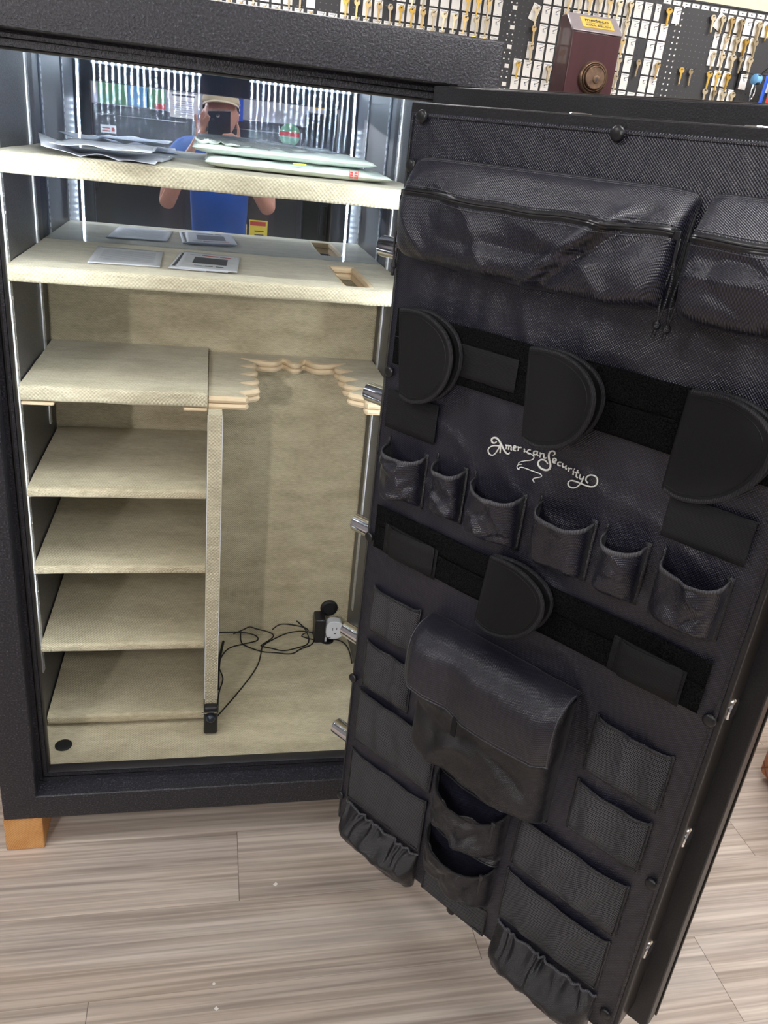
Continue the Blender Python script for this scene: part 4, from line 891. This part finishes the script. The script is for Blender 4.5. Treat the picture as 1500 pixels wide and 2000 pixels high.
# white number squares, strip labels and white hole plugs belong to the board
def pp(name, x0, z0, x1, z1, mat='card_white', y=-.0128):
    m = MB(); m.box(x0 - 1.82, y - .0008, z0, x1 - 1.82, y + .0006, z1); return build(name, m, mat, peg, smooth=False)
for z in (2.205, 2.133, 2.060, 1.988, 1.918, 1.848): pp('number_square', 1.724, z - .009, 1.743, z + .006)
for i in range(14): pp('strip_label', 2.400 + .0463 * i, 2.3035, 2.436 + .0463 * i, 2.3195); pp('strip_print', 2.413 + .0463 * i, 2.310, 2.421 + .0463 * i, 2.3135, 'ink', -.0136)
for i in range(18):
    for x in (2.481, 2.504):
        if x < 2.49 and i < 3: continue
        m = MB(); m.lathe([(.0034, 0), (.0034, .0012), (0, .0012)], (x - 1.82, -.0122, 2.3005 - .02316 * i), (0, -1, 0), 10); build('hole_plug', m, 'card_white', peg)
for i in range(16):
    for x in (1.716, 1.739):
        m = MB(); m.lathe([(.0032, 0), (.0032, .0012), (0, .0012)], (x - 1.82, -.0122, 2.221 - .02316 * i * 1.0), (0, -1, 0), 10)
        if i % 3 != 1: build('hole_plug', m, 'card_white', peg)
# wire rack at the far right with clips and lanyards
t = empty('wire_rack', (2.85, WY - .01, 1.93 + ZB)); m = MB()
m.box(-.012, -.004, -.25, -.004, .008, .16)
m.tube([(-.008, -.004, .15), (-.008, -.05, .152), (.16, -.05, .152), (.16, 0, .152)], .0018, 6); m.tube([(-.008, -.03, .135), (.16, -.03, .135)], .0018, 6); m.tube([(-.008, -.004, .15), (-.008, -.02, .17), (-.008, -.004, .172)], .0018, 6)
m.tube([(.02, -.05, .15), (.06, -.055, .15), (.085, -.075, .185)], .0025, 6); build('wire_frame', m, 'zip_black', t); tag(t, 'black wire rack hooked on the far right of the pegboard', 'rack')
t = empty('clip_keychain', (2.895, WY - .07, 2.06 + ZB)); m = MB(); m.lathe([(.010, -.020), (.022, -.014), (.024, 0), (.022, .014), (.010, .020)], (0, 0, 0), (1, .2, 0), 18); build('blue_reel', m, 'light_blue', t)
m = MB(); m.box(-.008, -.02, -.022, .010, .02, .02); build('black_core', m, 'black_plastic', t, bevel=.004)
m = MB(); m.tube(chaikin([(-.006, 0, -.02), (-.012, 0, -.05), (-.006, 0, -.085), (.004, 0, -.07), (.008, 0, -.04), (.004, 0, -.02)], 2, False), .0022, 6); m.tube(chaikin([(-.012, -.004, -.02), (-.018, -.004, -.06), (-.012, -.004, -.09)], 2, False), .0018, 6); build('steel_ring', m, 'chrome', t)
tag(t, 'blue and black clip keychain with steel rings on the wire rack', 'keychain')
for i, (x, c, l, lab) in enumerate([(2.955, 'blue_ink', .20, 'blue patterned lanyard hanging at the right edge of the pegboard'), (2.985, 'red_ink', .20, 'red lanyard hanging right of the blue patterned lanyard'), (3.005, 'light_blue', .21, 'pale blue lanyard behind the red lanyard'), (2.985, 'green_ink', .05, 'short green lanyard tab above the blue and red lanyards')]):
    t = empty('lanyard', (x, WY - .06 - .006 * i, 2.085 + ZB)); m = MB(); m.grid(2, 16, lambda u, v: (-.009 + .018 * u - .010 * v + .002 * nz(v * 4, i, 2), .004 * nz(v * 5, i, 1), -v * l)); build('strap', m, c, t, solid=.0015, auto=0)
    m = MB(); m.tube([(0, 0, .002), (0, .01, .012), (0, .05, .012)], .0015, 6); build('loop', m, 'wire', t); tag(t, lab, 'lanyard')
# tan quilted seat at the right edge
t = empty('quilted_ottoman', (2.243, -.20, 0)); m = MB(); m.box(0, -.0, .02, .55, .30, .46); build('quilted_side', m, 'tan', t, bevel=.02, seg=4)
m = MB(); m.box(.03, .03, 0, .52, .27, .022); build('base', m, 'black_plastic', t); tag(t, 'tan quilted leather ottoman on the floor at the right edge', 'ottoman')

for nm, x, y, l, w, mat, lab in (('paper_scrap', .672, -.168, .010, .004, 'card_white', 'small white scrap on the floor right of the plank joint'), ('paper_scrap', .518, -.420, .006, .003, 'card_white', 'tiny white fleck on the floor, uppermost of the lower pair'), ('paper_scrap', .523, -.478, .007, .004, 'card_white', 'tiny white fleck on the floor near the lower edge'), ('pink_scrap', .985, -.60, .007, .004, 'pink', 'tiny pink fleck on the floor at the lower edge left of the door')):
    t = empty(nm, (x, y, 0), .7); m = MB(); m.box(-l / 2, -w, .0003, l / 2, w, .0016); build('scrap', m, mat, t, smooth=False); tag(t, lab, 'scrap')
t = empty('added_spot_lamp', (-.86, -4.05, 2.30)); m = MB(); m.lathe([(.03, 0), (.055, .03), (.06, .10), (.058, .10), (.05, .03), (0, .02)], (0, -.02, 0), Vector((.95, -.40, .95)) - Vector((-.86, -3.98, 2.3))); build('lamp_shade', m, 'black_plastic', t)  # made-up fixture housing the added spot light
m = MB(); m.cyl((0, -.15, .02), (0, -.02, .02), .012); build('bracket', m, 'black_plastic', t); tag(t, 'added unseen spot lamp behind the photographer, giving the door directional light', 'spotlight')

# ------------------------------------------------------------------ the photographer, seen in the mirror at the back of the safe
def skin_mesh(nodes, edges, sub=2):
    me = bpy.data.meshes.new('sk'); names = list(nodes); idx = {k: i for i, k in enumerate(names)}
    me.from_pydata([nodes[k][0] for k in names], [(idx[a], idx[b]) for a, b in edges], []); me.update()
    o = bpy.data.objects.new('sk', me); COL.objects.link(o); o.modifiers.new('skin', 'SKIN')
    for k in names:
        r = nodes[k][1]; r = r if isinstance(r, tuple) else (r, r); me.skin_vertices[0].data[idx[k]].radius = r
        me.skin_vertices[0].data[idx[k]].use_root = (idx[k] == 0)
    md = o.modifiers.new('sub', 'SUBSURF'); md.levels = sub; md.render_levels = sub
    dg = bpy.context.evaluated_depsgraph_get(); dg.update(); ev = o.evaluated_get(dg); out = bpy.data.meshes.new_from_object(ev)
    bpy.data.objects.remove(o); return out
PXC = .533
N = {'pelvis': ((PXC, -2.10, .98), (.155, .115)), 'waist': ((PXC, -2.09, 1.12), (.150, .110)), 'belly': ((PXC, -2.08, 1.25), (.160, .120)), 'chest': ((PXC, -2.07, 1.41), (.170, .115)), 'collar': ((PXC, -2.05, 1.575), (.10, .07)), 'neck': ((PXC, -2.03, 1.63), .056), 'jaw': ((PXC, -1.995, 1.680), (.062, .070)), 'face': ((PXC, -1.998, 1.750), (.074, .086)), 'skull': ((PXC, -2.012, 1.810), (.078, .092)), 'crown': ((PXC, -2.015, 1.855), (.055, .065))}
E_ = [('pelvis', 'waist'), ('waist', 'belly'), ('belly', 'chest'), ('chest', 'collar'), ('collar', 'neck'), ('neck', 'jaw'), ('jaw', 'face'), ('face', 'skull'), ('skull', 'crown')]
ARM = {-1: [(.325, -2.04, 1.585), (.270, -1.98, 1.44), (.238, -1.885, 1.285), (.305, -1.81, 1.44), (.372, -1.735, 1.580)], 1: [(.745, -2.04, 1.600), (.792, -1.98, 1.45), (.812, -1.885, 1.300), (.715, -1.80, 1.46), (.622, -1.730, 1.600)]}
for s in (-1, 1):
    k = 'L' if s < 0 else 'R'; sh, ua, el, fa, wr_ = ARM[s]
    N['sh' + k] = (sh, .070); N['ua' + k] = (ua, .055); N['el' + k] = (el, .046); N['fa' + k] = (fa, .044); N['wr' + k] = (wr_, (.029, .024))
    E_ += [('collar', 'sh' + k), ('sh' + k, 'ua' + k), ('ua' + k, 'el' + k), ('el' + k, 'fa' + k), ('fa' + k, 'wr' + k)]
    N['hip' + k] = ((PXC + s * .095, -2.10, .90), .095); N['th' + k] = ((PXC + s * .11, -2.09, .70), .085); N['kn' + k] = ((PXC + s * .115, -2.075, .50), .060); N['ca' + k] = ((PXC + s * .12, -2.10, .34), .056); N['an' + k] = ((PXC + s * .125, -2.11, .10), .038); N['to' + k] = ((PXC + s * .14, -1.99, .045), (.042, .028))
    E_ += [('pelvis', 'hip' + k), ('hip' + k, 'th' + k), ('th' + k, 'kn' + k), ('kn' + k, 'ca' + k), ('ca' + k, 'an' + k), ('an' + k, 'to' + k)]
# left hand: palm up the phone's left side, finger tips resting on its edge
N['paL'] = ((.408, -1.705, 1.640), (.036, .016)); N['pbL'] = ((.432, -1.690, 1.685), (.036, .014)); E_ += [('wrL', 'paL'), ('paL', 'pbL')]
FL = {'i': [(.452, -1.678, 1.715), (.466, -1.655, 1.745), (.474, -1.640, 1.768)], 'm': [(.440, -1.672, 1.720), (.452, -1.648, 1.752), (.468, -1.634, 1.775)], 'r': [(.424, -1.675, 1.722), (.430, -1.655, 1.758), (.440, -1.640, 1.785)], 'p': [(.408, -1.684, 1.712), (.402, -1.672, 1.745), (.402, -1.660, 1.772)], 't': [(.440, -1.715, 1.665), (.466, -1.705, 1.685), (.486, -1.690, 1.700)]}
for f, pts in FL.items():
    pr = 'pbL' if f != 't' else 'paL'
    for i, p in enumerate(pts): N[f + 'L' + str(i)] = (p, .0098 - .0012 * i); E_.append((pr, f + 'L' + str(i))); pr = f + 'L' + str(i)
# right hand: palm under the phone, fingers wrapped across its lower half
N['paR'] = ((.612, -1.700, 1.645), (.034, .018)); N['pbR'] = ((.602, -1.678, 1.672), (.034, .016)); E_ += [('wrR', 'paR'), ('paR', 'pbR')]
FR = {'i': [(.596, -1.650, 1.690), (.568, -1.636, 1.686), (.535, -1.636, 1.682)], 'm': [(.592, -1.652, 1.672), (.562, -1.640, 1.665), (.528, -1.640, 1.660)], 'r': [(.588, -1.658, 1.655), (.558, -1.648, 1.645), (.530, -1.646, 1.640)], 'p': [(.588, -1.670, 1.638), (.564, -1.660, 1.627), (.542, -1.656, 1.622)], 't': [(.625, -1.685, 1.690), (.622, -1.678, 1.722), (.612, -1.672, 1.752)]}
for f, pts in FR.items():
    pr = 'pbR' if f != 't' else 'paR'
    for i, p in enumerate(pts): N[f + 'R' + str(i)] = (p, .0100 - .0012 * i); E_.append((pr, f + 'R' + str(i))); pr = f + 'R' + str(i)
me = skin_mesh(N, E_)
bm = bmesh.new(); bm.from_mesh(me)
def blob(c, r, seg=12):
    g = bmesh.ops.create_icosphere(bm, subdivisions=3, radius=1)
    for v in g['verts']: v.co = Vector((v.co.x * r[0] + c[0], v.co.y * r[1] + c[1], v.co.z * r[2] + c[2]))
HC = Vector((PXC, -2.005, 1.785))
blob(HC, (.090, .105, .122)); blob(HC + Vector((0, .045, -.075)), (.045, .045, .035)); blob(HC + Vector((0, .102, -.022)), (.013, .020, .024)); blob(HC + Vector((0, .086, .012)), (.055, .012, .010))
for s in (-1, 1): blob(HC + Vector((s * .093, -.005, -.012)), (.008, .018, .032)); blob(HC + Vector((s * .032, .084, -.002)), (.014, .010, .009))
blob(HC + Vector((0, .090, -.062)), (.026, .010, .006)); blob(HC + Vector((0, .089, -.070)), (.022, .010, .006))
bm.to_mesh(me); bm.free()
person = bpy.data.objects.new('person', me); COL.objects.link(person); me.materials.append(MATS['skin'])
md = person.modifiers.new('remesh', 'REMESH'); md.mode = 'VOXEL'; md.voxel_size = .0052; md.use_smooth_shade = True
md = person.modifiers.new('smooth', 'SMOOTH'); md.factor = .5; md.iterations = 3
tag(person, 'person in a blue t-shirt and beige cap holding up a phone, seen in the mirror', 'person')
def cloth_from(name, keys, extra, edges, mat, grow):
    n2 = {k: (N[k][0], tuple(a + grow for a in (N[k][1] if isinstance(N[k][1], tuple) else (N[k][1], N[k][1])))) for k in keys}; n2.update(extra)
    me = skin_mesh(n2, edges, 2); o = bpy.data.objects.new(name, me); COL.objects.link(o); me.materials.append(MATS[mat]); me.shade_smooth(); o.parent = person
    return o
sl_ = {}
for s, k in ((-1, 'L'), (1, 'R')):
    a, b = Vector(N['sh' + k][0]), Vector(N['ua' + k][0]); sl_['sl' + k] = (tuple(a.lerp(b, 1.15)), (.078, .074))
sh = cloth_from('t_shirt', ['pelvis', 'waist', 'belly', 'chest', 'collar', 'shL', 'shR'], sl_, [('pelvis', 'waist'), ('waist', 'belly'), ('belly', 'chest'), ('chest', 'collar'), ('collar', 'shL'), ('collar', 'shR'), ('shL', 'slL'), ('shR', 'slR')], 'blue_shirt', .018)
cloth_from('trousers', ['pelvis', 'hipL', 'hipR', 'thL', 'thR', 'knL', 'knR', 'caL', 'caR', 'anL', 'anR'], {}, [('pelvis', 'hipL'), ('pelvis', 'hipR'), ('hipL', 'thL'), ('hipR', 'thR'), ('thL', 'knL'), ('thR', 'knR'), ('knL', 'caL'), ('knR', 'caR'), ('caL', 'anL'), ('caR', 'anR')], 'denim', .014)
for s, k in ((-1, 'L'), (1, 'R')):
    m = MB(); a = Vector(N['an' + k][0]); m.grid(16, 12, lambda u, v: (a.x + s * .008 + .048 * cos(2 * pi * u) * (sin(pi * v) ** .5 + .01), -2.06 + .15 * (-cos(pi * v)), .045 + .044 * sin(2 * pi * u) * (sin(pi * v) ** .5 + .01) * (1.2 - .5 * v))); build('shoe', m, 'black_rubber', person)
m = MB()
m.grid(28, 10, lambda u, v: (HC.x + .102 * cos(2 * pi * u) * cos(v * pi / 2) ** .8, HC.y + .118 * sin(2 * pi * u) * cos(v * pi / 2) ** .8, HC.z + .052 + .078 * sin(v * pi / 2))); cap_ = build('cap', m, 'khaki', person, solid=.003, auto=0)
m = MB(); m.grid(20, 8, lambda u, v: (HC.x + (.101 + .004 * v) * sin((u - .5) * 2.5) * (1 - .03 * v), HC.y + .110 * cos((u - .5) * 2.5) + .075 * v * cos((u - .5) * 2.6), HC.z + .066 - .022 * (2 * u - 1) ** 2 - .010 * v)); build('cap_visor', m, 'khaki', cap_, solid=.004, auto=0)
m = MB(); m.grid(20, 6, lambda u, v: (HC.x + .097 * cos(pi * u + pi), HC.y - .012 + .106 * sin(pi * u + pi), HC.z - .040 + v * .08)); build('hair', m, 'hair', person, solid=.006, auto=0)
# phone in the person's hands: it took the photograph, so its lens sits at the viewpoint
t = bpy.data.objects.new('phone', None); COL.objects.link(t); t.location = (CX, CY, CZ); t.rotation_euler = (1.1407, -0.1021, -0.1884)
m = MB(); m.box(-.024, -.108, .006, .094, .044, .015); build('back_case', m, 'phone_back', t, bevel=.004, seg=3)
m = MB(); m.box(-.021, -.105, .0152, .091, .041, .016); build('screen', m, 'black_plastic', t, smooth=False)
m = MB(); m.lathe([(.009, .0), (.009, .003), (.007, .0034), (0, .0034)], (.026, .022, .0062), (0, 0, -1), 20); build('lens_ring', m, 'chrome', t)
m = MB(); m.lathe([(.009, .0), (.009, .0015), (.007, .0018), (0, .0018)], (0, 0, .0062), (0, 0, -1), 20); build('lens_ring', m, 'black_plastic', t)
tag(t, 'dark phone held up in both hands by the person', 'phone')
# ------------------------------------------------------------------ the shop behind the photographer (seen mirrored)
closed_safe(-.86, -3.72, 1.22, .62, 1.775, 'closed dark safe behind the photographer with a white sticker and boxes on top', 1)
closed_safe(.39, -3.72, .75, .62, 1.775, 'closed dark safe directly behind the photographer', 1)
closed_safe(1.17, -3.72, .95, .62, 1.86, 'taller closed dark safe behind the photographer at the right of the mirror view', 1)
def board(name, x0, z0, x1, z1, y, mat, label, cat, lines=(), th=.004):
    t = empty(name, ((x0 + x1) / 2, y, z0)); w = (x1 - x0) / 2; h = z1 - z0; m = MB(); m.box(-w, -th, 0, w, 0, h); build('sheet', m, mat, t, smooth=False)
    for (a, b, c, d, mm) in lines:
        m = MB(); m.box(-w + 2 * w * a, 0, h * b, -w + 2 * w * c, .0006, h * d); build('printing', m, mm, t, smooth=False)
    tag(t, label, cat); return t
board('paper_sign', .21, 1.742, .385, 1.888, -3.085, 'card_white', 'white printed paper sign standing left of the person in the mirror', 'sign', [(.08, .86, .92, .94, 'ink')] + [(.12, .12 + .09 * i, .88, .15 + .09 * i, 'ink_soft') for i in range(7)])
board('blue_sign', .638, 1.76, .69, 1.91, -3.085, 'blue_ink', 'narrow blue sign right of the cap in the mirror', 'sign', [(.3, .2, .6, .3, 'card_white'), (.3, .4, .6, .5, 'card_white'), (.3, .6, .6, .7, 'card_white')])
board('sticker', -.236, 1.60, -.137, 1.648, -3.083, 'card_white', 'small white and red sticker on the safe door at the left of the mirror', 'sticker', [(.1, .2, .6, .35, 'ink_red'), (.1, .55, .6, .7, 'ink_red'), (.7, .25, .9, .75, 'ink_red')], .001)
board('yellow_card', .752, .93, .882, 1.135, -3.06, 'yellow_card', 'yellow card with red heading below the elbow at the right in the mirror', 'card', [(.05, .82, .9, .96, 'red_ink'), (.3, .62, .8, .66, 'ink'), (.3, .5, .8, .54, 'ink')])
board('yellow_label', 1.157, 1.888, 1.285, 1.912, -3.085, 'gold', 'pale yellow strip label on top of the taller safe in the mirror', 'label')
board('green_box', -.25, 1.777, -.07, 1.905, -3.13, 'green_ink', 'pale green box on the safe at the far left of the mirror', 'box', th=.15)
board('blue_box', -.06, 1.777, .06, 1.90, -3.13, 'light_blue', 'pale blue box between the two green boxes on the safe', 'box', th=.15)
board('green_box', .07, 1.777, .17, 1.895, -3.13, 'green_ink', 'narrow green box beside the white paper sign in the mirror', 'box', th=.15)
board('red_box', .11, 1.777, .18, 1.81, -3.10, 'red_ink', 'small red box in front of the narrow green box', 'box', th=.025)
t = empty('round_badge', (1.01, -3.083, 1.71)); m = MB(); m.lathe([(.072, 0), (.072, .003), (0, .003)], (0, 0, 0), (0, 1, 0), 30); build('disc', m, 'green_ink', t); m = MB(); m.box(-.07, .002, -.012, .07, .005, .02); build('band', m, 'red_ink', t); tag(t, 'round green badge with a red band on the safe door in the mirror', 'badge')
